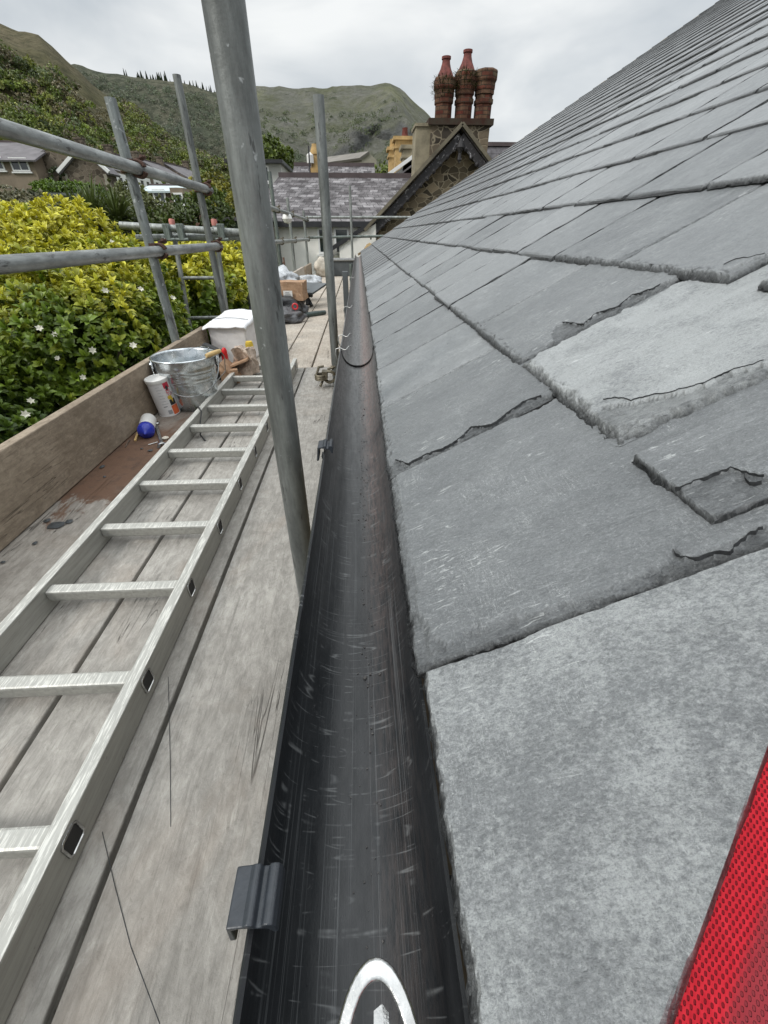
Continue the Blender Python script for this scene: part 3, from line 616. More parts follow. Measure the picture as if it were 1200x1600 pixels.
def tree(name, label, cat, base, lumps, col, col2, leaf, dens, group=None, trunk=.12):
    t = thing(name, label, cat, base, group)
    P, Q = crown_pts(lumps, dens, .14); f = np.array([mn.noise(Vector(tuple(p*.9))) for p in P])[:, None]*.8+.5+rng.normal(0, .12, (len(P), 1)); f = np.clip(f, 0, 1)
    leaves_mesh('crown', P, Q+np.array([0, 0, .4]), np.array(col)*(1-f)+np.array(col2)*f, leaf, leaf*.5, 7, t)
    b = MB(); top = Vector(lumps[0][0]); bp = Vector(base); b.tube([bp, bp.lerp(top, .5)+Vector((.05, 0, 0)), top], [trunk, trunk*.75, trunk*.4], 8)
    for (c, r) in lumps[1:]: b.tube([bp.lerp(top, .55), Vector(c).lerp(top, .4), Vector(c)], [trunk*.5, trunk*.35, trunk*.15], 6)
    b.build('trunk', M['bark'], t, smooth=True); return t
def lump_at(x, y, Y, rx, ry=None): p = at(x, y, Y); s_ = Y/ray(x, y).y/FPX; rr = rx*s_; rz = (ry or rx)*s_; return (tuple(p), (rr, rr, rz))
G1, G2 = (.06, .09, .018), (.17, .22, .04)
tr = [('leafy_tree', 'dark green rounded tree right of the second left pole', [lump_at(300, 335, 17, 32, 20), lump_at(330, 318, 17, 24, 18), lump_at(285, 345, 16, 24, 14)], G1, (.13, .18, .03), .16, 40),
      ('leafy_tree', 'yellow-tinged small tree directly behind the big near pole', [lump_at(335, 300, 22, 24, 20), lump_at(318, 292, 22, 18, 12), lump_at(350, 320, 21, 22, 20)], (.09, .11, .02), (.40, .36, .05), .18, 34),
      ('wild_tree', 'thin straggly olive tree between the left houses and the yellow shrub', [lump_at(215, 322, 14, 30, 24), lump_at(245, 340, 14, 26, 20), lump_at(195, 312, 15, 20, 18), lump_at(205, 350, 13, 30, 20)], (.09, .10, .04), (.24, .26, .10), .12, 60),
      ('wild_tree', 'grey-green scrubby tree under the leftmost house', [lump_at(30, 322, 18, 46, 18), lump_at(75, 330, 17, 26, 16), lump_at(15, 332, 16, 40, 20), lump_at(60, 335, 16, 50, 16)], (.07, .085, .04), (.24, .22, .13), .13, 55),
      ('leafy_tree', 'broad bright green tree above the grey rendered house', [lump_at(415, 243, 70, 26, 18), lump_at(392, 250, 70, 22, 14), lump_at(440, 250, 72, 18, 12)], (.08, .12, .02), (.20, .25, .05), .6, 5),
      ('leafy_tree', 'small green tree in front of the quarry cliff by yellow chimneys', [lump_at(600, 270, 60, 12, 8), lump_at(612, 268, 60, 9, 6)], (.09, .13, .02), (.22, .28, .05), .4, 8),
      ('clipped_hedge', 'long bright green rounded hedge beneath the stone gable', [lump_at(90, 300, 34, 28, 9), lump_at(122, 301, 34, 34, 10), lump_at(150, 308, 33, 20, 11), lump_at(70, 294, 35, 14, 7)], (.07, .12, .014), (.15, .24, .02), .20, 45),
      ('leafy_tree', 'dark round bush in front of the far slate-roofed terrace', [lump_at(92, 277, 40, 12, 9)], (.02, .03, .01), (.04, .055, .015), .3, 8),
      ('leafy_tree', 'pale green tree beyond the terrace behind the second left pole', [lump_at(275, 300, 40, 20, 12), lump_at(255, 310, 40, 16, 12)], G1, G2, .35, 8),
      ('leafy_tree', 'tree showing between the pole and access ladder at hedge height', [lump_at(250, 352, 12, 40, 18), lump_at(300, 352, 11.5, 34, 16), lump_at(200, 362, 11, 30, 16), lump_at(335, 345, 12, 30, 20)], (.04, .06, .014), (.13, .17, .035), .12, 60)]
for (nm, lb, lumps, c1, c2, lf, dn) in tr:
    p = Vector(lumps[0][0]); zb = min(gz(p.x, p.y), p.z-1.5); tree(nm, lb, 'tree' if 'hedge' not in nm else 'hedge', (p.x, p.y, zb), lumps, c1, c2, lf, dn, trunk=max(.06, p.y*.006))
# spiky palm-like plant
cp = at(150, 338, 11); pt_ = thing('cordyline_palm', 'spiky dark green palm-like plant between shed and left pole', 'palm', (cp.x, cp.y, -4)); b = MB(); tint = []
for hx, hy in ((150, 340), (125, 352), (185, 348)):
    c = at(hx, hy, 11)
    for q in range(240):
        d = Vector((random.gauss(0, 1), random.gauss(0, 1), abs(random.gauss(.5, .7)))).normalized(); L = random.uniform(.45, 1.0); s_ = d.cross(Vector((0, 0, 1))).normalized()*.018
        e1 = c+d*L*.6; e2 = c+d*L-Vector((0, 0, .16*L)); b.add([c-s_*.6, c+s_*.6, e1+s_, e1-s_, e2], [(0, 1, 2, 3), (3, 2, 4)]); f = random.uniform(.6, 1.4); tint += [(.10*f, .13*f, .035*f, 1)]*5
b.tint = tint; b.build('leaf_crown', M['leaf'], pt_)
b = MB(); b.tube([(cp.x, cp.y, -4), cp], .09, 8); b.build('trunk', M['bark'], pt_)

# ================================================================== BUILDINGS
def quad_uv(mb, p0, p1, p2, p3, mi=0):
    """quad with metric uv along p0->p1 (u) and p0->p3 (v)"""
    if mb.uv is None: mb.uv = [(0, 0)]*len(mb.v)
    p0, p1, p2, p3 = map(Vector, (p0, p1, p2, p3)); u = (p1-p0).length; v = (p3-p0).length
    mb.add([p0, p1, p2, p3], [(0, 1, 2, 3)], mi); mb.uv += [(0, 0), (u, 0), (u, v), (0, v)]
def slab_uv(mb, p0, p1, p2, p3, th):
    p0, p1, p2, p3 = map(Vector, (p0, p1, p2, p3)); nrm = (p1-p0).cross(p3-p0).normalized()*th
    if nrm.z < 0: nrm = -nrm
    q = [p-nrm for p in (p0, p1, p2, p3)]; P_ = [p0, p1, p2, p3]; quad_uv(mb, *P_); quad_uv(mb, *q)
    for i in range(4): quad_uv(mb, P_[i], P_[(i+1) % 4], q[(i+1) % 4], q[i])
def window(parent, c, wd, ht, nrm=(0, -1, 0), bars=1, frame='white_paint', fw=.06, sill=True, glass=None):
    """frame and pane set proud of the wall; c = centre on the wall face"""
    n_ = Vector(nrm).normalized(); u = Vector((0, 0, 1)).cross(n_).normalized(); c = Vector(c); z = Vector((0, 0, 1))
    f = MB(); rot = Matrix((u, n_, z)).transposed()
    for s_ in (-1, 1): f.box(c+u*s_*(wd/2)+n_*.03, (fw, .08, ht+fw), rot); f.box(c+z*s_*(ht/2)+n_*.031, (wd-fw, .08, fw), rot)
    for k in range(bars): f.box(c+u*(-wd/2+wd*(k+1)/(bars+1))+n_*.028, (fw*.8, .07, ht-fw), rot)
    if sill: f.box(c-z*(ht/2+fw*1.2)+n_*.06, (wd+fw*3, .14, fw*.9), rot)
    fo = f.build('window', M[frame], parent)
    p = MB(); p.box(c+n_*.012, (wd-fw*.5, .02, ht-fw*.5), rot); po = MB.build(p, 'pane', M['glass'], None)
    po.parent = fo; po.location = po.location - wloc(fo); return fo
def gable_house(label, cat, c, L, D, zb, ze, zr, wall, roof, name='house', rz=0., over=.25, group=None, hip=False):
    """ridge along local x; c = centre; rotated by rz"""
    t = thing(name, label, cat, (c[0], c[1], zb), group); rt = Matrix.Rotation(rz, 3, 'Z'); O = Vector((c[0], c[1], 0))
    def W(x, y, z): return O + rt @ Vector((x, y, 0)) + Vector((0, 0, z))
    zw = ze if hip else zr-.05
    b = MB(); b.add([W(-L/2, -D/2, zb), W(L/2, -D/2, zb), W(L/2, D/2, zb), W(-L/2, D/2, zb), W(-L/2, -D/2, ze), W(L/2, -D/2, ze), W(L/2, D/2, ze), W(-L/2, D/2, ze), W(-L/2, 0, zw), W(L/2, 0, zw)],
        [(0, 1, 5, 4), (2, 3, 7, 6), (1, 2, 6, 9, 5), (3, 0, 4, 8, 7)]); b.build('wall', M[wall], t)
    r = MB(); o2 = over; sl_ = (zr-ze)/(D/2); zo = ze-sl_*o2; h_ = (hip if isinstance(hip, float) else L*.25) if hip else 0
    slab_uv(r, W(-L/2-o2, -D/2-o2, zo+.08), W(L/2+o2, -D/2-o2, zo+.08), W(L/2+o2-h_, 0, zr+.08), W(-L/2-o2+h_, 0, zr+.08), .1)
    slab_uv(r, W(L/2+o2, D/2+o2, zo+.08), W(-L/2-o2, D/2+o2, zo+.08), W(-L/2-o2+h_, 0, zr+.075), W(L/2+o2-h_, 0, zr+.075), .1)
    if hip:
        for s_ in (-1, 1): slab_uv(r, W(s_*(L/2+o2), -D/2-o2, zo+.07), W(s_*(L/2+o2), D/2+o2, zo+.07), W(s_*(L/2+o2-h_), 0.001, zr+.07), W(s_*(L/2+o2-h_), -.001, zr+.07), .1)
    r.build('roof', M[roof], t)
    g_ = MB(); g_.beam(W(-L/2-o2+h_, 0, zr+.1), W(L/2+o2-h_, 0, zr+.1), .22, .12); g_.build('ridge', M['ridge'], t)
    return t, W
# --- white cottage with old slate roof straight ahead
zR = at(520, 281, 16).z; zE = at(500, 349, 13).z; xl = at(405, 350, 13).x-.3; xr = 3.6
t, W = gable_house('long white rendered cottage under an old mottled slate roof, at the end of the deck', 'house', ((xl+xr)/2, 16, 0), xr-xl, 6.0, -6, zE, zR, 'render_white', 'tile_roof', over=.12, hip=float(at(443, 281, 16).x-xl))
for a_, b_, yy_, zz_ in ((497, 519, 357, 395), (523, 545, 357, 395)):
    p = at(a_, yy_, 13); q = at(b_, zz_, 13); window(t, ((p.x+q.x)/2, 12.999, (p.z+q.z)/2), q.x-p.x, p.z-q.z, bars=0, fw=.045)
b = MB(); b.beam((xl-.1, 12.86, zE-.02), (xr, 12.86, zE-.02), .10, .12); b.build('gutter_board', M['black_paint'], t)
# lean-to at right with black verge
b = MB(); p0 = at(530, 385, 12.4); p1 = at(586, 350, 12.4); b.add([(p0.x, 12.4, -6), (p1.x+.02, 12.4, -6), (p1.x+.02, 12.4, p1.z+.02), (p1.x, 12.4, p1.z), (p0.x, 12.4, p0.z), (p0.x, 12.95, -6), (p0.x, 12.95, p0.z), (p1.x, 12.95, p1.z)], [(0, 1, 2, 3, 4), (0, 4, 6, 5), (4, 3, 7, 6)])
lt = thing('lean_to', 'small white lean-to with sloping black verge beside the cottage window', 'outbuilding', (p0.x, 12.4, -6)); b.build('wall', M['render_white'], lt)
b = MB(); b.beam((p0.x-.25, 12.6, p0.z-.08), (p1.x+.05, 12.6, p1.z+.10), .5, .09, (0, 0, 1)); b.build('roof', M['black_paint'], lt)
# green lean-to seen behind the far poles at left
p0 = at(404, 346, 12.2); p1 = at(431, 425, 12.2)
gs = thing('green_shed', 'dull green boarded shed left of the white cottage wall', 'shed', (p0.x, 12.3, -6)); b = MB(); b.box(((p0.x+p1.x)/2-.6, 12.45, (-6+p0.z)/2), (p1.x-p0.x+1.2, .6, p0.z+6)); b.build('wall', M['green_paint'], gs)
b = MB(); b.box(((p0.x+p1.x)/2-.6, 12.4, p0.z+.04), (p1.x-p0.x+1.4, .9, .07)); b.build('roof', M['tile_roof2'] if False else M['roof_plain'], gs)
window(gs, ((p0.x+p1.x)/2, 12.148, p0.z-.27), .4, .35, bars=0, frame='dark_timber', fw=.05, sill=False)
# --- stone gable with chimney stack
GY = 12.7; ap = at(718, 196, GY); lf = at(588, 338, GY); sl_ = (ap.z-lf.z)/(ap.x-lf.x)
st = thing('stone_house', 'dark rubble stone gable with flaking bargeboards and brick chimneys', 'house', (ap.x, GY, -6))
b = MB(); hw = ap.x-lf.x-.02; ez = ap.z-sl_*hw; gd = 7.0
b.add([(ap.x-hw, GY, -6), (ap.x+hw, GY, -6), (ap.x+hw, GY, ez), (ap.x, GY, ap.z-.12), (ap.x-hw, GY, ez), (ap.x-hw, GY+gd, -6), (ap.x+hw, GY+gd, -6), (ap.x+hw, GY+gd, ez), (ap.x, GY+gd, ap.z-.12), (ap.x-hw, GY+gd, ez)], [(0, 1, 2, 3, 4), (5, 9, 8, 7, 6), (0, 4, 9, 5), (1, 6, 7, 2)]); b.build('wall', M['rubble'], st)
r = MB()
for s_ in (-1, 1):
    e = Vector((ap.x+s_*(hw+.35), 0, ap.z-sl_*(hw+.35))); slab_uv(r, (e.x, GY-.28, e.z), (e.x, GY+gd, e.z), (ap.x, GY+gd, ap.z), (ap.x, GY-.28, ap.z), .07)
r.build('roof', M['tile_roof'], st)
b = MB()
for s_ in (-1, 1): b.beam((ap.x+s_*(hw+.33), GY-.32, ap.z-sl_*(hw+.33)-.02), (ap.x-s_*.0, GY-.32, ap.z-.02), .10, .07, (0, 0, 1))
b.build('verge', M['verge'], st)
b = MB(); w_ = MB()
for s_ in (-1, 1):
    A = Vector((ap.x+s_*(hw+.25), GY-.26, ap.z-sl_*(hw+.25)-.24)); B = Vector((ap.x, GY-.26, ap.z-.24)); b.beam(A, B, .05, .17, (0, 0, 1))
    L = (B-A).length; kk = int(L/.16)
    for q in range(int(kk*.8)): c = A.lerp(B, (q+.5)/(kk*.8)); b.lathe([(.001, -.04), (.045, -.02), (.055, .02), (.001, .04)], (c.x, GY-.27, c.z-.09), 8, (0, 1, 0))
b.lathe([(.001, -.30), (.05, -.22), (.035, -.1), (.09, 0), (.05, .1), (.001, .2)], (ap.x, GY-.30, ap.z-.42), 10)
bo = b.build('bargeboard', M['barge'], st)
# stack: stone base and concrete flank
SY = GY+1.0; a1 = at(674, 185, SY); a2 = at(767, 183, SY); bz = at(700, 300, SY).z; x1, x2, zt = a1.x, a2.x, a1.z; sw = x2-x1; sdp = .95
cs = MB(); cs.box(((x1+x2)/2, SY+sdp/2, (zt-.12+bz)/2), (sw, sdp, zt-.12-bz)); ck = cs.build('chimney_stack', M['ashlar'], st)
b = MB(); b.box(((x1+x2)/2, SY+sdp/2, zt-.06), (sw+.14, sdp+.14, .12)); o = b.build('capping', M['copper'] if False else M['brick'], None); o.parent = ck; o.location = o.location-wloc(ck)
fl = at(651, 190, SY); b = MB(); b.box(((fl.x+x1)/2-.001, SY+.45, (zt-.14+bz-.3)/2), (x1-fl.x, .8, zt-.14-bz+.3)); b.box(((fl.x+x1)/2-.002, SY+.45, zt-.11), (x1-fl.x+.06, .88, .06)); b.build('buttress', M['concrete'], st)
# three brick shafts
def shaft(cx_, cy_, z0, z1, r, pot, grass, lab):
    sh_ = MB(); sh_.uv = []
    prof = [(r*1.0, z0), (r*1.0, z0+.32), (r*1.12, z0+.34), (r*1.12, z0+.42), (r, z0+.44), (r, z0+(z1-z0)*.52), (r*1.12, z0+(z1-z0)*.54), (r*1.12, z0+(z1-z0)*.60), (r*1.02, z0+(z1-z0)*.62), (r*1.02, z1-.42), (r*1.16, z1-.34), (r*1.16, z1-.24), (r*1.30, z1-.18), (r*1.30, z1-.03), (r*1.18, z1), (.02, z1)]
    n_ = 8; vv = []; 
    for (rr, zz) in prof:
        for k in range(n_+1):
            a = 2*math.pi*(k+.5)/n_; vv.append((cx_+rr*math.cos(a), cy_+rr*math.sin(a), zz)); sh_.uv.append((k*2*math.pi*r/n_, zz))
    sh_.add(vv, [(i*(n_+1)+k, i*(n_+1)+k+1, (i+1)*(n_+1)+k+1, (i+1)*(n_+1)+k) for i in range(len(prof)-1) for k in range(n_)])
    o = sh_.build('chimney_shaft', M['brick'], st, label=lab)
    if pot:
        p = MB(); p.lathe([(.20, 0), (.185, .05), (.13, .15), (.10, .24), (.092, .30), (.112, .315), (.112, .36), (.08, .365), (.07, .25)], (cx_, cy_, z1+.0), 20); q = p.build('chimney_pot', M['pot'], None, smooth=True); q.parent = o; q.location = q.location-wloc(o)
    if grass:
        g_ = MB(); tint = []
        for q in range(420):
            a = random.random()*6.283; rr = r*random.uniform(.9, 1.45); c = Vector((cx_+rr*math.cos(a), cy_+rr*math.sin(a), z1-.18+random.uniform(-.16, .18))); d = Vector((math.cos(a)*.7, math.sin(a)*.7, random.uniform(-.5, 1.))).normalized()*random.uniform(.05, .12); s_ = Vector((-math.sin(a), math.cos(a), 0))*.012
            g_.add([c-s_, c+s_, c+d], [(0, 1, 2)]); f = random.uniform(.6, 1.5); tint += [(.050*f, .052*f, .018*f, 1)]*3
        g_.tint = tint; q = g_.build('weeds', M['leaf'], None); q.parent = o; q.location = q.location-wloc(o)
sc_ = SY+.45
for (px, ptop, pot, gr, lb) in ((692, 122, 1, 1, 'weed-topped brick shaft with the lower red pot'), (723, 112, 1, 1, 'middle brick shaft with the taller red pot and weeds'), (753, 110, 0, 0, 'brick shaft with no pot, moulded top')):
    p = at(px, 183, sc_); q = at(px, ptop, sc_); shaft(p.x, sc_, zt, q.z, .215, pot, gr, lb)
# --- roof running off to the right behind
rr0 = at(762, 207, 19); rr1 = at(900, 207, 19); t, W = gable_house('grey slate roof wing running right behind the brick chimneys', 'house', ((rr0.x+rr1.x)/2+1.5, 21.4, 0), rr1.x-rr0.x+3, 5.0, -6, rr0.z-2.6, rr0.z-.08, 'rubble', 'tile_roof2')
# --- yellow brick chimneys and white verge behind the stone gable, left
for (x0, x1_, y0, y1, Y, nm, lb, mat_) in ((618, 648, 218, 262, 24, 'chimney_stack', 'yellow brick chimney stack nearest the big stone chimney', 'yellow_brick'), (630, 648, 232, 268, 22, 'chimney_stack', 'low stained concrete chimney in front of the yellow stack', 'concrete'), (608, 619, 234, 275, 27, 'chimney_stack', 'narrow yellow chimney, leftmost behind the stone gable', 'yellow_brick')):
    p = at(x0, y0, Y); q = at(x1_, y1, Y); t = thing(nm, lb, 'chimney', ((p.x+q.x)/2, Y+.4, q.z-5)); b = MB(); b.box(((p.x+q.x)/2, Y+.4, (p.z+q.z-5)/2), (q.x-p.x, .8, p.z-q.z+5)); b.build('stack', M[mat_], t)
    b = MB(); b.box(((p.x+q.x)/2, Y+.4, p.z+.05), (q.x-p.x+.2, 1.0, .12)); b.box(((p.x+q.x)/2, Y+.4, p.z-.25), (q.x-p.x+.12, .92, .08)); b.build('cap', M[mat_], t)
    if mat_ == 'yellow_brick' : b = MB(); b.lathe([(.15, 0), (.11, .3), (.13, .33), (.09, .34)], ((p.x+q.x)/2, Y+.4, p.z+.11), 12); b.build('pot', M['pot'] if x0 == 618 else M['yellow_brick'], t, smooth=True)
p = at(607, 278, 22); q = at(672, 228, 22); t = thing('slate_roof_house', 'house with white-painted sloping verges behind the stone gable', 'house', (p.x, 22, -6))
b = MB(); b.prism([(p.x, 22, p.z), (q.x, 22, q.z), (q.x, 22, -6), (p.x, 22, -6)], (0, 0, 0), (0, 5, 0)); b.build('wall', M['render_grey'], t)
b = MB(); dd = (q-p).normalized()
b.beam(p+Vector((-.1, -.12, .05)), q+Vector((0, -.12, .05)), .12, .12); b.beam(p+Vector((.75, -.5, -.05)), q+Vector((.75, -.5, -.05)), .12, .12); b.build('verge', M['white_paint'], t)
b = MB(); b.beam(p+Vector((.3, -.3, -.02)), q+Vector((.3, -.3, -.02)), .45, .05); b.build('roof', M['roof_plain'], t)
# --- grey rendered house with flat black roof edge
Y = 24; p = at(380, 255, Y); q = at(446, 330, Y); t = thing('flat_roofed_house', 'pale grey rendered house with flat black roof edge and two-pane window', 'house', ((p.x+q.x)/2, Y, -6))
b = MB(); b.box(((p.x-.6+q.x)/2, Y+3, (p.z-6)/2), (q.x-p.x+.6, 6, p.z+6)); b.build('wall', M['render_grey'], t)
b = MB(); b.box(((p.x-.6+q.x)/2, Y+2.9, p.z+.05), (q.x-p.x+.9, 6.4, .12)); b.build('roof', M['black_paint'], t)
a_ = at(407, 272, Y); window(t, (a_.x, Y-.001, a_.z), .75, .52, bars=1, fw=.06)
b = MB(); z_ = at(420, 299, Y).z; b.box(((p.x-.6+q.x)/2, Y-.25, z_), (q.x-p.x+.7, .5, .3)); b.build('canopy', M['grey_box'], t)
# small slate roof, chimney, flue between
Y = 20; p = at(448, 281, Y); q = at(484, 262, Y); t, W = gable_house('small mottled slate roof left of the old cottage roof', 'house', (p.x+1.75, Y+2, 0), 2.8, 3, -6, at(460, 285, Y).z, at(460, 262, Y+2).z, 'render_grey', 'tile_roof')
Y = 19; p = at(485, 262, Y); q = at(499, 290, Y); t = thing('chimney_stack', 'slim orange brick chimney with a pale cowl behind the cottage ridge', 'chimney', ((p.x+q.x)/2, Y, -6)); b = MB(); b.box(((p.x+q.x)/2, Y+.2, (p.z-6)/2), (q.x-p.x, .45, p.z+6)); b.build('stack', M['yellow_brick'], t)
b = MB(); b.lathe([(.19, 0), (.15, .12), (.13, .35), (.17, .38), (.17, .45), (.1, .62), (.1, .66)], ((p.x+q.x)/2+.05, Y+.2, p.z), 14); b.build('pot', M['orange'] if False else M['yellow_brick'], t, smooth=True)
b = MB(); b.lathe([(.12, 0), (.12, .22), (.02, .3)], ((p.x+q.x)/2-.12, Y+.0, p.z+.12), 12); b.build('cowl', M['white_plastic'], t, smooth=True)
p = at(484, 283, 18.8); q = at(482, 228, 18.8); b = MB(); b.tube([(p.x, 18.8, p.z-1), (q.x, 18.8, q.z)], .025, 6); b.build('aerial_mast', M['black_paint'], label='thin dark aerial mast beside the orange brick chimney', cat='mast')
# --- quarry building
Y = 75; p = at(552, 252, Y); q = at(588, 272, Y); zq = at(560, 283, Y).z; t = thing('quarry_building', 'long pale stone quarry building with pitched roof below the mountain', 'building', (p.x, Y, 4))
zt1 = at(552, 247, Y).z; zt0 = at(588, 250, Y).z; za = at(578, 239, Y).z; xa, xb = at(565, 250, Y).x, at(588, 250, Y).x; xc = at(430, 262, Y).x
b = MB(); b.add([(xa, Y, 4), (xb, Y, 4), (xb, Y, zt0), ((xa+xb)/2, Y, za), (xa, Y, zt1), (xc, Y+14, 4), (xc, Y+14, at(430, 262, Y+14).z), (xb, Y+14, 4), (xb, Y+14, zt0)], [(0, 1, 2, 3, 4), (0, 4, 6, 5), (1, 7, 8, 2)]); b.build('wall', M['quarry_wall'], t)
b = MB(); zz = at(430, 262, Y+14).z; slab_uv(b, (xa-.3, Y-.3, zt1), ((xa+xb)/2, Y-.3, za+.15), ((xc+xb)/2-1, Y+16, zz+1.6), (xc, Y+14.0, zz), .3); b.build('roof', M['quarry_roof'], t)
b = MB(); p1_ = at(505, 276, 68); p2_ = at(560, 266, 68); b.prism([(p1_.x, 68, at(500, 290, 68).z), (p2_.x, 68, at(560, 290, 68).z), (p2_.x, 68, p2_.z), (p1_.x, 68, p1_.z)], (0, 0, 0), (0, 5, 0)); b.build('conveyor_shed', M['quarry_roof'], t)
for q_ in range(4): a_ = at(545-q_*22, 258+q_*1.5, Y+3+q_*3.); b = MB(); b.box((a_.x, a_.y-.0, a_.z-.2), (1.4, .5, 1.0)); b.build('window', M['grey_box'], t)
# --- houses up the left slope
def wpx(t, x, y, Y, w_, h_, bars=1, off=0, fw=.09): a_ = at(x, y, Y); return window(t, (a_.x, Y-off-.001, a_.z), w_, h_, bars=bars, fw=fw)
Y = 40; p = at(-60, 240, Y); q = at(50, 250, Y); ze = at(20, 249, Y).z; zr = at(0, 222, Y+3).z
t, W = gable_house('leftmost brown pebbledashed house with grey roof and wide window', 'house', ((p.x+q.x)/2, Y+3.5, 0), q.x-p.x, 7, gz(q.x, Y)-2, ze, zr, 'dash_brown', 'roof_plain', over=.4); wpx(t, 31, 257, Y, 1.15, .7, 1); wpx(t, -6, 255, Y, .9, .7, 1)
Y = 47; p = at(22, 258, Y); q = at(60, 258, Y); t, W = gable_house('small dark roof rising behind the leftmost house', 'house', ((p.x+q.x)/2, Y+3, 0), q.x-p.x, 6, 0, at(35, 246, Y).z, at(35, 229, Y+3).z, 'dash_brown', 'roof_plain', hip=True)
Y = 44; p = at(53, 262, Y); q = at(104, 262, Y); t, W = gable_house('brown house with two small windows under a twin-peaked grey roof', 'house', ((p.x+q.x)/2, Y+3, 0), q.x-p.x, 6, gz(q.x, Y)-2, at(75, 261, Y).z, at(75, 236, Y+3).z, 'dash_brown', 'roof_plain', hip=True, over=.3)
wpx(t, 78, 266, Y, .9, .55); wpx(t, 57, 267, Y, .7, .5)
b = MB(); pk = at(74, 238, Y+.6); 
for xx in (67, 86): a_ = at(xx, 238, Y+1.); e0 = at(xx-9, 258, Y-.2); e1 = at(xx+9, 258, Y-.2); b.prism([e0, e1, (a_.x, e0.y, a_.z)], (0, 0, 0), (0, 3, .0))
b.build('dormer', M['roof_plain'], t)
Y = 40; al = at(97, 264, Y); ar = at(164, 264, Y); apx = at(128, 232, Y); zb = at(130, 320, Y).z
t = thing('stone_gable_house', 'stone end-terrace gable with white bargeboards on the slope', 'house', (apx.x, Y, zb)); b = MB()
b.prism([(al.x, Y, zb-3), (ar.x, Y, zb-3), (ar.x, Y, ar.z), (apx.x, Y, apx.z), (al.x, Y, al.z)], (0, 0, 0), (0, 1.45, 0)); b.build('wall', M['rubble_far'], t)
b = MB(); b.beam((al.x-.3, Y-.15, al.z-.2), (apx.x, Y-.15, apx.z+.1), .22, .2); b.beam((apx.x, Y-.15, apx.z+.1), (ar.x+.3, Y-.15, ar.z-.2), .22, .2); b.build('bargeboard', M['white_paint'], t)
b = MB(); slab_uv(b, (al.x-.3, Y-.2, al.z-.25), (al.x-.3, Y+1.6, al.z-.25), (apx.x, Y+1.6, apx.z+.12), (apx.x, Y-.2, apx.z+.12), .15); slab_uv(b, (ar.x+.3, Y-.2, ar.z-.25), (ar.x+.3, Y+1.6, ar.z-.25), (apx.x, Y+1.6, apx.z+.12), (apx.x, Y-.2, apx.z+.12), .15); b.build('roof', M['roof_plain'], t)
b = MB()
for xx in (al.x+.12, ar.x-.12):
    b = MB()
    for q_ in range(9): b.box((xx, Y+.02, al.z-.5-q_*.45), (.34 if q_ % 2 else .22, .1, .46))
    b.build('quoin', M['quarry_wall'], t)
# terrace going away to the right: five stepped houses
ends = [(166, 263, 41.5), (200, 269, 45.5), (234, 275, 49.5), (268, 279, 54), (300, 282, 59), (334, 285, 64)]
words = ['nearest the stone gable, behind the upper rail', 'second from the stone gable', 'third from the stone gable, behind the spotted pole', 'fourth from the stone gable', 'farthest of the row, beside the second pole']
for h_ in range(5):
    A = at(*ends[h_]); B = at(*ends[h_+1]); ze = A.z; A.z = B.z = 0; d_ = B-A; ang = math.atan2(d_.y, d_.x); nrm_ = Vector((d_.y, -d_.x, 0)).normalized(); c_ = (A+B)/2-nrm_*3
    t, W = gable_house('stone terraced house with white sash windows, '+words[h_], 'terraced house', (c_.x, c_.y, 0), d_.length-.02, 6, ze-7, ze, ze+1.5, 'rubble_far', 'roof_plain', name='terraced_house', rz=ang, over=.02, group='stepped row of terraced houses')
    for f in (.22, .5, .78):
        for lv in (.9, 3.0): w0 = A.lerp(B, f); window(t, (w0.x+nrm_.x*.002, w0.y+nrm_.y*.002, ze-lv), .85, 1.3, nrm_, 0, fw=.26)
    w0 = A.lerp(B, .95)-nrm_*3; b = MB(); b.box((w0.x, w0.y, ze+1.7), (.6, .5, .9)); b.box((w0.x, w0.y, ze+2.19), (.75, .62, .1)); b.build('chimney', M['rubble_far'], t)
# cottage with pale roof
Y = 34; p = at(216, 296, Y); q = at(272, 300, Y); t, W = gable_house('low stone cottage with pale blue-grey roof below the terrace', 'house', ((p.x+q.x)/2, Y+2.5, 0), q.x-p.x, 5, 0, at(250, 300, Y).z, at(245, 292, Y+2.5).z, 'rubble_far', 'roof_blue', over=.2); wpx(t, 250, 308, Y, .7, .75, 1)
p = at(268, 309, Y-1); q = at(288, 309, Y-1); Yw = Y-1; b = MB(); az = at(278, 293, Yw).z; b.prism([(p.x, Yw, -1), (q.x, Yw, -1), (q.x, Yw, p.z+.5), ((p.x+q.x)/2, Yw, az), (p.x, Yw, p.z+.5)], (0, 0, 0), (0, 4, 0)); b.build('gable_wing', M['dash_brown'], t); wpx(t, 279, 312, Yw, .55, .6, 1)
# shed
Y = 26; p = at(82, 306, Y); q = at(124, 326, Y); t = thing('garden_shed', 'pale grey flat-roofed shed with dark window under the hedge', 'shed', ((p.x+q.x)/2, Y, q.z-3)); b = MB(); b.box(((p.x+q.x)/2, Y+1.2, (p.z+q.z-3)/2), (q.x-p.x, 2.4, p.z-q.z+3)); b.build('wall', M['shed'], t)
b = MB(); b.box(((p.x+q.x)/2, Y+1.1, p.z+.05), (q.x-p.x+.25, 2.9, .1)); b.build('roof', M['grey_box'], t); wpx(t, 106, 318, Y, .6, .42, 1, fw=.04)
# rust red fence
p = at(270, 340, 15); q = at(325, 340, 15); b = MB()
sw_ = (q.x-p.x)/12
for k in range(12): xx = p.x+sw_*(k+.5); b.box((xx, 15, p.z-.3), (sw_*.9, .03, .8+.03*(k % 3)))
b.beam((p.x, 15.04, p.z), (q.x, 15.04, p.z), .05, .08); b.build('garden_fence', M['copper'], label='reddish brown board fence beyond the access ladder', cat='fence')

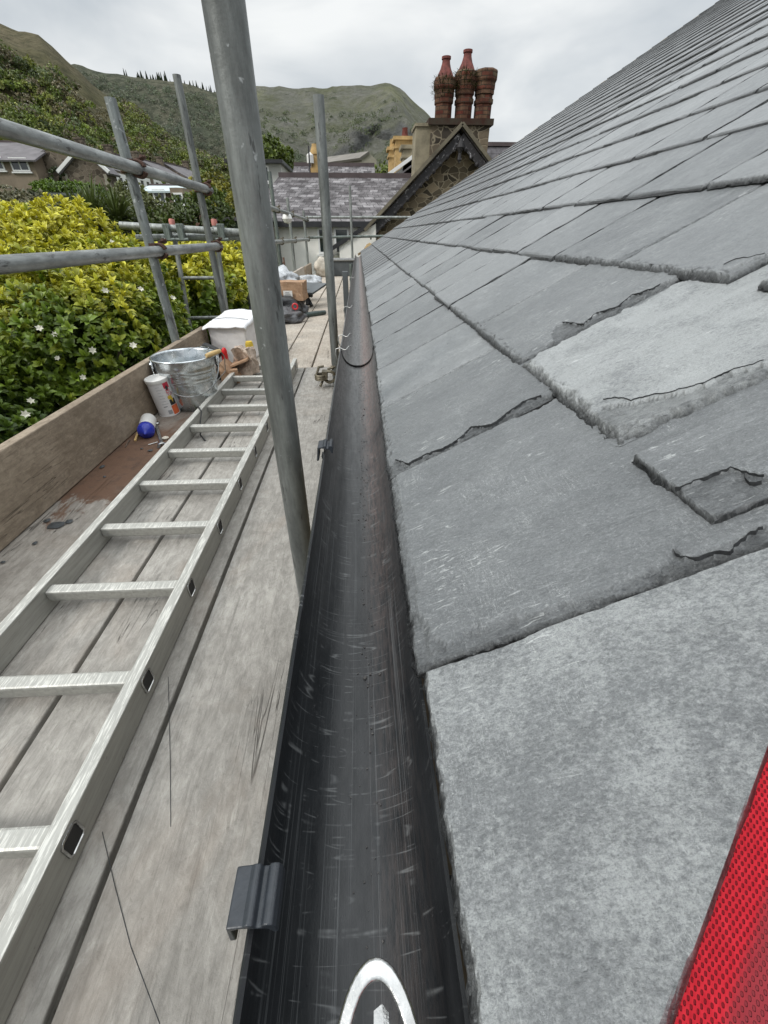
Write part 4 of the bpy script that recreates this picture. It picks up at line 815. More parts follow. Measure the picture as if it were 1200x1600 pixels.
# ================================================================== THE SLATE ROOF IN FRONT
X0, Z0, PA = .032, -.28, R_(30.0); CP, SP = math.cos(PA), math.sin(PA); GA = .236
def RP(s, y, h): return (X0+s*CP-h*SP, y, Z0+s*SP+h*CP)
YEND = 9.25; NC = 32; TH = .0075
roof = thing('slate_roof', 'new grey natural slate roof filling the right side above the gutter', 'roof', (X0, 0, Z0-.2))
def nz1(x, y, z=0.): return mn.noise(Vector((x, y, z)))
def slate_mesh(mb, tints, s0, L, y0, y1, t, seed, lvl, hoff=0., wt=.009, ws=.007, poly=None, extra=None, zkey=None):
    """one riven slate with dressed, ragged edges. lvl 0 = nearest"""
    al = t/GA*.98
    if lvl == 0: ne, st, mi_ = [0, .0010, .0022, .0036, .0052, .007, .009, .0115, .0145, .018, .022, .026], (.0026 if extra else .0036), .0
    elif lvl == 1: ne, st, mi_ = [0, .003, .0036, .007, .013, .022], .03, 0
    else: ne, st, mi_ = [0, .005, .0056], .09, 0
    vis = .30 if lvl < 2 else .25
    us = [a for a in ne]; u = ne[-1]
    while u+st < min(vis, L): u += st; us.append(u)
    if us[-1] < min(vis, L)-.001: us.append(min(vis, L))
    if L > vis+.02: us += list(np.linspace(vis, L, 4))[1:]
    wv = y1-y0; n_in = max(1, int((wv-2*ne[-1])/(st if lvl else .0024))); vs_ = ne+[ne[-1]+(wv-2*ne[-1])*k/n_in for k in range(1, n_in)]+[wv-a for a in reversed(ne)]
    base = len(mb.v); nu, nv = len(us), len(vs_); r1, r2, r3 = seed*7.3, seed*3.1, seed*1.7
    tg = rs_(seed)
    for i, u in enumerate(us):
        for j, v in enumerate(vs_):
            yy = y0+v; d0, d1 = v, wv-v
            h = -al*u
            if lvl < 2:
                wtt = wt*(.45+1.3*abs(nz1(yy*28+r1, 2.2))+.7*max(0, nz1(yy*9+r2, 5))); wss = ws*(.35+1.6*max(0, nz1(u*16+r3, 8.))+.8*abs(nz1(u*50, r3)))
                q = min(u/wtt, d0/wss, d1/(wss*1.0), 1.)
                if lvl == 0:
                    jit = .34*nz1(yy*130, u*110, r1)+.30*nz1(yy*330, u*300, r2); qq = max(0, min(1, q+jit*(1-abs(2*q-1)*.6))) if q < 1 else 1
                    k3 = qq*3.4; qq = min(1, (math.floor(k3)+min(1, (k3-math.floor(k3))*2.2)**1.0*.9)/3.4+.0) if qq < 1 else 1
                else: qq = max(0, min(1, q+.25*nz1(yy*120, u*90, r1)*(q < 1)))
                edge = 1-qq
                h += .0011*nz1(u*5+r1, yy*14+u*5, r2)+.0006*nz1(u*22+r1, yy*60+u*20, r2)*(lvl == 0)
                h -= t*.92*(1-qq)
                if lvl == 0 and extra: h, edge = extra(u, yy, h, edge, d0, d1); h, edge = zone_fx(zkey, s0+u, yy, h, edge)
            else: edge = .9 if (i == 0 or j in (0, nv-1)) else 0; h -= (t*.45 if i == 0 else (t*.5 if j in (0, nv-1) else 0))
            if lvl == 1 and (i < 2 or v < .0031 or wv-v < .0031): edge = 1.  # slate rims forced dark: painted shade of the narrow gaps
            if lvl == 2 and (i < 2 or v < .0062 or wv-v < .0062): edge = 1.
            if lvl == 0 and (i < 2 or v < .0013 or wv-v < .0013): edge = max(edge, .8)
            du = dv = 0.
            if i == 0: du = .0032*nz1(yy*55+r1, 1.)+.0022*nz1(yy*190, r2)-.0005+.003*nz1(yy*7+r3, 3)
            if j == 0: dv = .0016*nz1(u*60+r1, 4.)+.0012*nz1(u*220, r2)+.001
            if j == nv-1: dv = -.0016*nz1(u*60+r2, 4.)-.0012*nz1(u*220, r3)-.001
            if i == 0 and (j < 3 or j > nv-4) and lvl == 0: du += .002
            s, y = s0+u+du, yy+dv
            if poly: s, y, cl = poly(s, y);
            mb.v.append(RP(s, y, h+hoff)); mb.uv.append((s+tg[0], y+tg[1])); tints.append((tg[2], tg[3]*(1 if lvl < 2 else .3), edge, 1))
    for i in range(nu-1):
        for j in range(nv-1): mb.f.append((base+i*nv+j, base+i*nv+j+1, base+(i+1)*nv+j+1, base+(i+1)*nv+j)); mb.mi.append(0)
    # skirt down to the underside
    ring = [(0, j) for j in range(nv)]+[(i, nv-1) for i in range(1, nu)]+[(nu-1, j) for j in range(nv-2, -1, -1)]+[(i, 0) for i in range(nu-2, 0, -1)]
    b2 = len(mb.v)
    for (i, j) in ring:
        k = base+i*nv+j; u = us[i]; p = Vector(mb.v[k]); uvk = mb.uv[k]; hh = -al*u-t+hoff+.0002
        s = uvk[0]-tg[0]; y = uvk[1]-tg[1]
        mb.v.append(RP(s-(.0015 if i == 0 and lvl == 0 else 0), y, hh)); mb.uv.append((uvk[0]+.004, uvk[1]+.004)); tints.append((tg[2], tg[3]*.3, 1., 1))
    m_ = len(ring)
    for q in range(m_):
        a, b_ = ring[q], ring[(q+1) % m_]; mb.f.append((base+a[0]*nv+a[1], b2+q, b2+(q+1) % m_, base+b_[0]*nv+b_[1])); mb.mi.append(0)
_rs = {}
def rs_(seed):
    if seed not in _rs:
        r = random.Random(seed*13+5); _rs[seed] = (r.uniform(0, 40), r.uniform(0, 40), r.random(), min(.6, max(0, r.gauss(.28, .2))))
    return _rs[seed]
joints = {0: [-.42, .188, .495, .758, 1.023, 1.302], 1: [.216, .318, .342, .628, .906, 1.209], 2: [.20, .496, .540, .797, 1.071, 1.33, 1.584], 3: [.38, .66, .934, 1.21, 1.487]}
RN = Vector((-SP, 0, CP)); RC = RN.dot(Vector(RP(0, 0, 0)))
def roof_sy(x, y, h=-.004): d = ray(x, y); q = d*((RC+h)/RN.dot(d)); return ((q.x-X0+h*SP)/CP, q.y)
ZONES = {(1, .216): [([(1052, 768), (1075, 762), (1105, 748), (1140, 734), (1165, 741), (1215, 749), (1230, 820), (1107, 822), (1080, 795)], .0024, .34)],
    (0, .188): [([(1051, 851), (1062, 865), (1085, 866), (1115, 854), (1141, 855), (1157, 835), (1172, 822), (1215, 808), (1215, 850), (1030, 905), (1040, 876)], .0024, .45), ([(1004, 897), (1014, 877), (1040, 876), (1060, 890), (960, 925)], .0020, .35), ([(700, 1010), (722, 996), (748, 990), (790, 970), (850, 955), (930, 930), (960, 925), (940, 960), (640, 1060)], .0018, .30), ([(600, 800), (615, 815), (620, 865), (642, 920), (635, 950), (665, 972), (670, 1000), (700, 1010), (640, 1070), (600, 900)], .0022, .28)],
    (1, .342): [([(925, 660), (944, 640), (987, 634), (1019, 626), (1056, 618), (1100, 604), (1136, 586), (1215, 560), (1215, 600), (960, 710)], .0030, .42)],
    (0, .495): [([(600, 735), (619, 721), (640, 727), (667, 711), (690, 703), (715, 689), (736, 668), (768, 663), (789, 647), (816, 625), (848, 614), (880, 620), (600, 780)], .0026, .50)],
    (1, .628): [([(868, 512), (880, 505), (912, 508), (933, 489), (965, 479), (987, 460), (1019, 449), (1045, 435), (1060, 445), (870, 540), (862, 525)], .0026, .50)],
    (0, .758): [([(595, 648), (610, 640), (640, 622), (672, 607), (700, 588), (735, 568), (760, 560), (590, 670)], .0020, .45)]}
ZONES = {k: [([roof_sy(*p) for p in P_], dr, e_) for (P_, dr, e_) in v] for k, v in ZONES.items()}
def in_poly(x, y, P_):
    c = False; j = len(P_)-1
    for i in range(len(P_)):
        if (P_[i][1] > y) != (P_[j][1] > y) and x < (P_[j][0]-P_[i][0])*(y-P_[i][1])/(P_[j][1]-P_[i][1])+P_[i][0]: c = not c
        j = i
    return c
def zone_fx(key, s_, y_, h, e):
    for P_, dr, e_ in ZONES.get(key, []):
        js, jy = s_+.0025*nz1(s_*70, y_*70, 1)+.0012*nz1(s_*220, y_*220, 4), y_+.0025*nz1(s_*70, y_*70, 7)+.0012*nz1(s_*220, y_*220, 9)
        if in_poly(js, jy, P_): h -= dr*(1+.3*nz1(s_*60, y_*200, 3)); e = max(e, e_*(.75+.6*nz1(s_*90, y_*260, 5)))
    return h, e
slots = []
for k in range(NC):
    js = joints.get(k, [.35+ (0 if k % 2 else -.14)+random.uniform(-.03, .03)+(k-4)*.02])
    while js[-1] < YEND-.15: js.append(js[-1]+random.uniform(.24, .31))
    js[-1] = YEND
    for a, b_ in zip(js[:-1], js[1:]):
        if b_-a < .06: continue
        slots.append((k, a, b_))
def sdist(sl): k, a, b_ = sl; p = Vector(RP(k*GA+.1, (a+b_)/2, 0)); return p.length
slots.sort(key=sdist)
_rs[1] = (3.3, 7.7, .60, .78)      # the big near slate: heavy pale film
special = {(0, .188): (.42, .40), (1, .342): (.8, .95), (1, .216): (.45, .12), (0, .495): (.35, .25), (1, .628): (.35, .3), (2, .54): (.5, .35), (2, .2): (.55, .7)}
def step_(h, e, d, lim, drop):          # a lamination step: lower towards the side, broken dark line along parts of it
    if lim <= .001: return h, e
    if d < lim: h -= drop; e = max(e, .16)
    pass
    return h, e
def extra_a(u, y, h, e, d0, d1):      # flaked near side of the first full slate
    h, e = step_(h, e, d0, .010+.030*max(0, nz1(u*11, 3.3))+.006*nz1(u*45, 1.)+.0015*nz1(u*120, 1.), .0018)
    w_ = .012+.014*max(0, nz1(y*16, 3.))+.004*nz1(y*120, 3.)
    if u < w_: h -= .0015; e = max(e, .2)
    return h, e
def extra_b(u, y, h, e, d0, d1): return h, e
def extra_c(u, y, h, e, d0, d1):
    h, e = step_(h, e, d0, .004+.026*max(0, nz1(u*10+5.5, 9.1))+.005*nz1(u*70, 6.), .0018)
    w_ = .010+.010*max(0, nz1(y*18, 7.))+.004*nz1(y*110, 3.)
    if abs(u-w_) < .0014: e = max(e, max(0, .2+1.2*nz1(y*60, 1)))
    return h, e
def poly_near(s, y):                   # near slate is cut off on the skew
    ylim = .079+(s-.166)*.83 if s > -.01 else -.067
    if y < ylim: return s, ylim-.0*(ylim-y), True
    return s, y, False
RN = Vector((-SP, 0, CP)); RC = RN.dot(Vector(RP(0, 0, 0)))
def roof_sy(x, y, h=-.004): d = ray(x, y); q = d*((RC+h)/RN.dot(d)); return ((q.x-X0+h*SP)/CP, q.y)
CRACKS = {(0, .188): [[(1051, 851), (1055, 860), (1062, 865), (1085, 866), (1097, 861), (1115, 854), (1141, 855), (1144, 850), (1157, 835), (1172, 822), (1200, 812)]],
    (1, .216): [[(1055, 767), (1075, 762), (1105, 748), (1140, 734), (1165, 741), (1200, 747)], [(1162, 742), (1171, 757), (1200, 756)]],
    (1, .342): [[(944, 630), (965, 626), (987, 630), (1019, 622), (1056, 614), (1100, 600), (1136, 582), (1165, 572), (1200, 561)]],
    (0, .495): [[(619, 721), (640, 727), (667, 711), (690, 703), (715, 689), (736, 668), (768, 663), (789, 647), (816, 625), (848, 614)]],
    (1, .628): [[(880, 505), (912, 508), (933, 489), (965, 479), (987, 460), (1019, 449), (1035, 439)]],
    (2, .54): [[(1130, 418), (1150, 409), (1178, 404), (1200, 398)]], (0, .758): [[(610, 640), (640, 622), (672, 607), (700, 588), (730, 570)]]}
def add_cracks(mb, tt, key, s0, t, ho, y0, y1, seed):  # thin dark slivers paint the shade inside each crack
    al = t/GA*.98; tg = rs_(seed)
    for line in CRACKS.get(key, []):
        P_ = [Vector(roof_sy(*p)).to_3d() for p in line]; pts = []
        for a_, b_ in zip(P_[:-1], P_[1:]):
            n_ = max(2, int((b_-a_).length/.0025))
            for k in range(n_): q = a_.lerp(b_, k/n_); w_ = .0016*nz1(q.x*300, q.y*300, 1)+.0025*nz1(q.x*90, q.y*90, 2); d_ = (b_-a_).normalized(); pts.append((q.x-d_.y*w_, q.y+d_.x*w_))
        pts = [p for p in pts if y0+.001 < p[1] < y1-.001 and p[0] > s0]
        if len(pts) < 4: continue
        b0 = len(mb.v); m_ = len(pts)
        for k, (s_, y_) in enumerate(pts):
            wd = (.00012+(.00028 if key != (1, .216) else .00018)*max(0, .35+nz1(s_*70, y_*70, 9)))*min(1, k/4, (m_-1-k)/4+.05); j = min(m_-1, k+1); i_ = max(0, k-1); tx, ty = pts[j][0]-pts[i_][0], pts[j][1]-pts[i_][1]; L_ = math.hypot(tx, ty)+1e-9; nx_, ny_ = -ty/L_*wd, tx/L_*wd
            h = -al*(s_-s0)+ho+.0011
            for (q, hh) in ((-1, -.004), (-.25, .0), (1, -.0042)): mb.v.append(RP(s_+nx_*q, y_+ny_*q, h+hh)); mb.uv.append((s_+tg[0], y_+tg[1])); tt.append((0, 0, 1, 1))
        for k in range(m_-1):
            for q in range(2): mb.f.append((b0+k*3+q, b0+k*3+q+1, b0+(k+1)*3+q+1, b0+(k+1)*3+q)); mb.mi.append(1)
far_mb = MB(); far_mb.uv = []; far_t = []
N_PARTS = 100
for q, (k, a, b_) in enumerate(slots):
    d = sdist((k, a, b_)); s0 = k*GA+random.uniform(-.0035, .0035); t = TH*random.uniform(.9, 1.4) if d < 2.5 else .0098
    lvl = 0 if d < 1.25 else (1 if d < 3.6 else 2)
    L = .50 if lvl == 0 else (.42 if lvl == 1 else .27)
    seed = q+2; g_ = .0017 if d < 1.3 else (.0030 if d < 3.2 else .0045); ex = None; ho = random.uniform(-.0006, .0016)
    rs_(seed); key = (k, round(a, 3))
    if key in special: v = _rs[seed]; _rs[seed] = (v[0], v[1])+special[key]
    kw = {}
    if key == (0, .188): ex = extra_a; t = .0095
    if key == (1, .342): t = .0115; kw = dict(wt=.013, ws=.016); ho = .002; ex = extra_c
    if key == (1, .216): t = .0085; ex = extra_b; ho = -.001; kw = dict(wt=.004, ws=.003)
    if key == (2, .54) or key == (2, .797): t = .0105; kw = dict(wt=.011)
    if key in ((1, .628), (2, .54), (2, .797), (0, .495), (1, .906), (0, .758)): ex = extra_c
    if k == 0 and a < 0:
        mb = MB(); mb.uv = []; tt = []; _rs[seed] = _rs[1]
        # polar-free remap: near slate follows a skew near edge
        y_top = b_-g_
        def poly(s, y, yt=y_top): 
            yl = (.079+(s-.166)*.83); f = (y-(-.06))/(yt+.06); return s, yl+(yt-yl)*f, False
        slate_mesh(mb, tt, s0+.002, .32, -.06, y_top, .009, seed, 0, 0, .008, .004, poly=poly)
        mb.tint = tt; mb.build('slate', M['slate'], roof, label='large pale-filmed slate in the near corner, cut on the skew')
        continue
    if q < N_PARTS:
        mb = MB(); mb.uv = []; tt = []; slate_mesh(mb, tt, s0, L, a+g_, b_-g_, t, seed, lvl, ho, extra=ex, zkey=key, **kw); add_cracks(mb, tt, key, s0, t, ho, a+g_, b_-g_, seed); mb.tint = tt; mb.build('slate', [M['slate'], M['fissure']], roof)
    else: slate_mesh(far_mb, far_t, s0, L, a+g_, b_-g_, t, seed, lvl, ho)
far_mb.tint = far_t; far_mb.build('slates', M['slate'], roof, kind='stuff')
# under-eave course, boarding, verge, far gable, back slope
mb = MB(); mb.uv = []; tt = []; y = .20
while y < YEND: slate_mesh(mb, tt, .004, .2, y+.001, min(YEND, y+.29), .006, 900+int(y*10), 1, -.0095); y += .29
mb.tint = tt; mb.build('eaves_course', M['slate'], roof)
b = MB(); top = NC*GA+.1
b.add([RP(.03, .12, -.022), RP(.03, YEND-.05, -.022), RP(top, YEND-.05, -.022), RP(top, .55, -.022), RP(.03, .12, -.06), RP(.03, YEND-.05, -.06), RP(top, YEND-.05, -.06), RP(top, .55, -.06)], [(0, 1, 2, 3), (4, 7, 6, 5), (0, 4, 5, 1), (1, 5, 6, 2), (2, 6, 7, 3), (3, 7, 4, 0)]); b.build('boarding', M['dark_timber'], roof)
tp = RP(top, 0, 0); b = MB(); b.beam((tp[0], .5, tp[2]), (tp[0], YEND, tp[2]), .26, .05); b.build('ridge', M['ridge'], roof)
b = MB(); b.add([(tp[0], .5, tp[2]-.02), (tp[0], YEND, tp[2]-.02), (tp[0]*2, YEND, Z0), (tp[0]*2, .5, Z0)], [(0, 1, 2, 3)]); b.build('back_slope', M['roof_plain'], roof)
b = MB(); b.prism([(.10, YEND-.12, -6), (tp[0]*2-.1, YEND-.12, -6), (tp[0]*2-.1, YEND-.12, Z0-.05), (tp[0], YEND-.12, tp[2]-.12), (.10, YEND-.12, Z0-.05)], (0, 0, 0), (0, .12, 0))
b.box((.16, 3.8, -3.2), (.12, 10.6, 5.6)); b.build('wall', M['rubble'], roof)
b = MB()
for q_ in range(60): s_ = q_*.125; c = RP(s_, YEND+.01, -.025+.006*nz1(s_*9, 0)); b.box(c, (.14, .035, .035), Matrix.Rotation(-PA, 3, 'Y'))
b.build('verge_mortar', M['mortar'], roof)
b = MB(); c = at(575, 386, YEND-.05); b.lathe([(.001, -.10), (.09, -.08), (.11, -.02), (.06, .04), (.001, .07)], (c.x+.03, c.y, c.z), 9); b.build('mortar_lump', M['mortar'], roof)
b = MB(); b.box((.062, 4.35, -.375), (.02, 9.6, .15)); b.build('fascia', M['dark_timber'], roof)

# ================================================================== GUTTER
def gutter(name, label, y0, y1, xc, zr, r, depth, th=.0025, dy=.02, tilt=0.):
    NP = 22; mb = MB(); mb.uv = []; ys_ = list(np.arange(y0, y1, dy*3 if y1 > 3 else dy*2))+[y1]
    prof = []
    for k in range(NP+1): a = math.pi*k/NP; prof.append((-r*math.cos(a), -depth*math.sin(a)**.85, k/NP))
    inner = [(x_+(-th if x_ > 0 else th)*abs(x_)/r, z_+th*1.0*(1-abs(x_)/r), u) for x_, z_, u in prof]
    rim = [(-r-.0006, .0012, 0), (-r+th*.4, .0024, 0), (-r+th+.0004, .001, 0)]
    full = [(x_, z_, u) for x_, z_, u in prof][::-1]+rim+inner[1:]     # outer right->left, rim bead, inner left->right
    m_ = len(full)
    for y in ys_:
        wob = .0012*nz1(y*1.3, 4)+tilt*(y-y0)
        for (x_, z_, u) in full: mb.v.append((xc+x_+wob, y, zr+z_+wob*.6)); mb.uv.append((u, y))
    for i in range(len(ys_)-1):
        for k in range(m_): mb.f.append((i*m_+k, i*m_+(k+1) % m_, (i+1)*m_+(k+1) % m_, (i+1)*m_+k)); mb.mi.append(0)
    for i in (0, len(ys_)-1): 
        n_ = len(prof)
        for k in range(n_-2): a0, a1 = i*m_+n_-1-k, i*m_+n_-2-k; b0, b1 = i*m_+n_+2+k, i*m_+n_+3+k; mb.f.append((a0, a1, b1, b0)); mb.mi.append(0)
    return mb.build(name, M['gutter'], smooth=True, label=label, cat='gutter', loc=(xc, y0, zr-depth))
GX, GZ = -.014, -.312
gutter('roof_gutter', 'near length of black plastic gutter, scratched and shiny', -.45, 1.50, GX, GZ, .0565, .066)
gutter('roof_gutter', 'far length of black gutter, dusty with a reddish streak', 1.42, 9.15, GX-.0005, GZ+.0035, .054, .062)
# rim clips / brackets
def clip(y0, y1, label):
    t = thing('gutter_bracket', label, 'bracket', (GX-.06, (y0+y1)/2, GZ), 'clips on the outer gutter rim')
    L = Vector((0, y1-y0, 0)); xr_ = GX-.0565; prof = [(xr_-.0095, GZ+.012), (xr_-.001, GZ+.0135), (xr_+.002, GZ+.0155), (xr_+.0045, GZ+.0145), (xr_+.006, GZ+.011), (xr_+.0085, GZ+.011), (xr_+.010, GZ+.0145), (xr_+.0125, GZ+.0155), (xr_+.015, GZ+.0145), (xr_+.0165, GZ+.011), (xr_+.0165, GZ+.001), (xr_+.0135, GZ+.001), (xr_+.011, GZ+.008), (xr_-.003, GZ+.0105), (xr_-.007, GZ+.008), (xr_-.0085, GZ-.012), (xr_-.0125, GZ-.013)]
    b = MB(); b.prism([(x_, y0, z_) for x_, z_ in prof], (0, 0, 0), L); b.build('clip', M['black_plastic'], t, bevel=.0008)
    b = MB(); a = [(GX-.060*math.cos(th_), (y0+y1)/2, GZ-.070*math.sin(th_)) for th_ in np.linspace(.1, 3.0, 14)]
    for p, q_ in zip(a[:-1], a[1:]): b.beam(p, q_, (y1-y0)*.6, .003, (0, 1, 0) if False else (1, 0, .2))
    b.build('strap', M['black_plastic'], t); return t
clip(.056, .082, 'large black plastic gutter clip nearest the camera')
clip(.635, .665, 'small black gutter clip beside the foot of the big pole')
def hook(y, label, s_=1.):
    xr_ = GX-.0565; b = MB(); pts = [(xr_-.008, y-.004, GZ-.022), (xr_-.013, y, GZ-.004), (xr_-.010, y+.002, GZ+.010), (xr_+.002, y+.003, GZ+.013), (xr_+.016, y+.000, GZ+.007), (xr_+.022, y-.004, GZ+.009), (xr_+.030, y+.010, GZ+.016), (xr_+.036, y+.016, GZ+.014)]
    b.tube([Vector(p) for p in pts], .0019*s_, 7); b.build('wire_hook', M['steel_dark'], smooth=True, label=label, cat='hook', group='wire hooks over the gutter rim')
hook(1.36, 'bright bent wire hook just before the gutter joint'); hook(1.56, 'bright bent wire hook just past the gutter joint'); hook(2.25, 'small distant wire hook on the far gutter rim'); hook(3.9, 'tiny farthest wire clip on the gutter rim')
# dirt crumbs in the gutter
b = MB()
for q in range(330):
    y = random.uniform(.0, 1.25) if q < 230 else random.uniform(1.5, 4.5); a = random.gauss(1.78, .10); r_ = .0525; dp = .0625
    x_ = GX-.054*math.cos(a); z_ = GZ-(.0635 if y < 1.3 else .0515)*math.sin(a)**.85+.0006; sz = random.uniform(.0004, .0013)*(2.2 if random.random() < .05 else 1)
    b.box((x_, y, z_), (sz, sz*random.uniform(.7, 2), sz*.7), Matrix.Rotation(random.random()*3, 3, 'Z'))
b.build('gutter_grit', M['grit'], label='scattered grit and slate crumbs along the gutter bottom', cat='grit', kind='stuff')
# metal loop at the bottom of the frame
t = thing('metal_loop', 'bright flat steel loop handle lying in the gutter at the bottom edge', 'tool', (-.002, .01, -.30))
b = MB(); out_, in_ = [], []
c0 = Vector((-.002, -.012, -.292)); nn = 56
for q in range(nn):
    a = 2*math.pi*q/nn; ca, sa = math.cos(a), math.sin(a); ex, ey = .0225, .052
    for (kx, ky) in ((ex, ey), (ex-.0062, ey-.0075)): (out_ if kx == ex else in_).append(c0+Vector((kx*ca, ky*sa, .010*(sa))))
hh = Vector((0, .0, .0045)); vv = out_+in_+[p-hh for p in out_]+[p-hh for p in in_]
b.add(vv, [f for q in range(nn) for f in ((q, (q+1) % nn, nn+(q+1) % nn, nn+q), (2*nn+q, 3*nn+q, 3*nn+(q+1) % nn, 2*nn+(q+1) % nn), (q, 2*nn+q, 2*nn+(q+1) % nn, (q+1) % nn), (nn+q, nn+(q+1) % nn, 3*nn+(q+1) % nn, 3*nn+q))]); b.build('ring', M['steel'], t, smooth=True, bevel=.0012)
b = MB(); b.prism([(-.006, .0175, -.304), (.003, .0175, -.304), (.0035, .024, -.303), (-.001, .027, -.302), (-.0035, .025, -.302)], (0, 0, 0), (0, -.03, .002)) if False else b.add([(-.0055, -.02, -.305), (.0035, -.02, -.305), (.0035, .0245, -.3045), (.0005, .0275, -.304), (-.0035, .0255, -.304), (-.0055, -.02, -.309), (.0035, -.02, -.309), (.0035, .0245, -.309), (.0005, .0275, -.309), (-.0035, .0255, -.309)], [(0, 1, 2, 3, 4), (5, 9, 8, 7, 6), (0, 5, 6, 1), (1, 6, 7, 2), (2, 7, 8, 3), (3, 8, 9, 4), (4, 9, 5, 0)]); b.build('tongue', M['steel'], t)
# red mesh cloth
b = MB(); b.uv = []; nu_, nv_ = 60, 60
for i in range(nu_):
    for j in range(nv_):
        s_ = -.02+.42*i/(nu_-1); dd = -.02+.42*j/(nv_-1); y = .079+(s_-.166)*.83-dd
        h = -.013-.0035*math.exp(-((dd)/.02)**2)+.010*(1-math.exp(-max(0, dd)/.05))+.004*nz1(s_*9, dd*9, 2)*min(1, max(0, dd)*20); b.v.append(RP(s_, y, h)); b.uv.append((s_+.0, dd+s_*.0-.0+ (s_-.16)*0))
b.f = [(i*nv_+j, (i+1)*nv_+j, (i+1)*nv_+j+1, i*nv_+j+1) for i in range(nu_-1) for j in range(nv_-1)]; b.mi = [0]*len(b.f)
rc = b.build('mesh_fabric', M['red'], smooth='all', label='bright red perforated mesh cloth tucked under the near slate', cat='cloth', loc=RP(.1, -.1, -.02))
sm = rc.modifiers.new('thick', 'SOLIDIFY'); sm.thickness = .001; sm.offset = -1

# ================================================================== SCAFFOLD DECK
def board(x0, x1, y0, y1, z, mat, label, name='scaffold_board', th=.038, group='scaffold boards of the deck'):
    b = MB(); ny = max(2, int((y1-y0)/.25)); nx = 4; vv = []
    for j in range(ny+1):
        y = y0+(y1-y0)*j/ny; wx = .0016*nz1(y*1.2+x0*9, 1)
        for i in range(nx+1): vv.append((x0+(x1-x0)*i/nx+wx, y, z+.0018*nz1(y*.8, x0*11, i*.3)-.0012*((i-nx/2)/(nx/2))**2))
    m_ = nx+1; nb = len(vv); vv += [(p[0], p[1], p[2]-th) for p in vv]
    ff = [(j*m_+i, j*m_+i+1, (j+1)*m_+i+1, (j+1)*m_+i) for j in range(ny) for i in range(nx)]+[(nb+j*m_+i, nb+(j+1)*m_+i, nb+(j+1)*m_+i+1, nb+j*m_+i+1) for j in range(ny) for i in range(nx)]
    for j in range(ny): ff += [(j*m_, (j+1)*m_, nb+(j+1)*m_, nb+j*m_), (j*m_+nx, nb+j*m_+nx, nb+(j+1)*m_+nx, (j+1)*m_+nx)]
    for i in range(nx): ff += [(i, nb+i, nb+i+1, i+1), (ny*m_+i, ny*m_+i+1, nb+ny*m_+i+1, nb+ny*m_+i)]
    b.add(vv, ff); return b.build(name, mat, label=label, cat='board', group=group, bevel=.003, loc=((x0+x1)/2, (y0+y1)/2, z-th))
E1 = [-1.085, -.845, -.615, -.385, -.150]
board(E1[3]+.004, E1[4], -1.0, 2.86, DZ, M['board'], 'wide weathered grey deck board right of the ladder, by the gutter')
board(E1[2]+.004, E1[3]-.006, -1.0, 2.86, DZ-.001, M['board'], 'grey deck board under the right rail of the ladder')
board(E1[1]+.004, E1[2]-.005, -1.0, 2.86, DZ+.0005, M['board'], 'grey deck board under the left part of the ladder rungs')
board(E1[0], E1[1]-.005, -1.0, 2.86, DZ, M['board_stain'], 'brown-stained deck board between toe board and ladder')
FB = [-1.02, -.80, -.57, -.345, -.12]
for k, (l0, l1) in enumerate((('far pale deck board on the bush side', 'last pale deck board on the bush side'), ('far deck board under the cardboard box pile', 'last deck board left of centre'), ('far pale deck board crossed by the grey tool handle', 'last deck board right of centre'), ('far pale deck board beside the slim pole foot', 'last deck board next to the gutter'))):
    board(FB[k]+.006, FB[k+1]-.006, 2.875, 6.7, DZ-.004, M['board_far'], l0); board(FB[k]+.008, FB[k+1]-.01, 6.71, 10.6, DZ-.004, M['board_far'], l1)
def toe(y0, y1, label, x=-1.062, mat='toe', h=.232, zb=None):
    zb = DZ+.003 if zb is None else zb
    b = MB(); ny = int((y1-y0)/.15); vv = []
    for j in range(ny+1):
        y = y0+(y1-y0)*j/ny; w_ = .002*nz1(y*1.5, 7); e = .0016*nz1(y*9, 2)
        vv += [(x-.019+w_, y, zb), (x+.019+w_, y, zb), (x+.019+w_, y, zb+h+e), (x-.019+w_, y, zb+h+e*.6)]
    ff = [(4*j+k, 4*j+(k+1) % 4, 4*(j+1)+(k+1) % 4, 4*(j+1)+k) for j in range(ny) for k in range(4)]+[(0, 3, 2, 1), (4*ny, 4*ny+1, 4*ny+2, 4*ny+3)]
    b.add(vv, ff); return b.build('toe_board', M[mat], label=label, cat='board', bevel=.003, loc=(x, (y0+y1)/2, zb))
toe(-1.0, 3.02, 'long brown toe board along the near deck edge, in front of the shrub')
toe(5.6, 9.0, 'far toe board set behind the plastic-wrapped pile', mat='board_far'); toe(9.05, 10.2, 'short farthest toe board by the cream sack', x=-1.03, mat='toe')
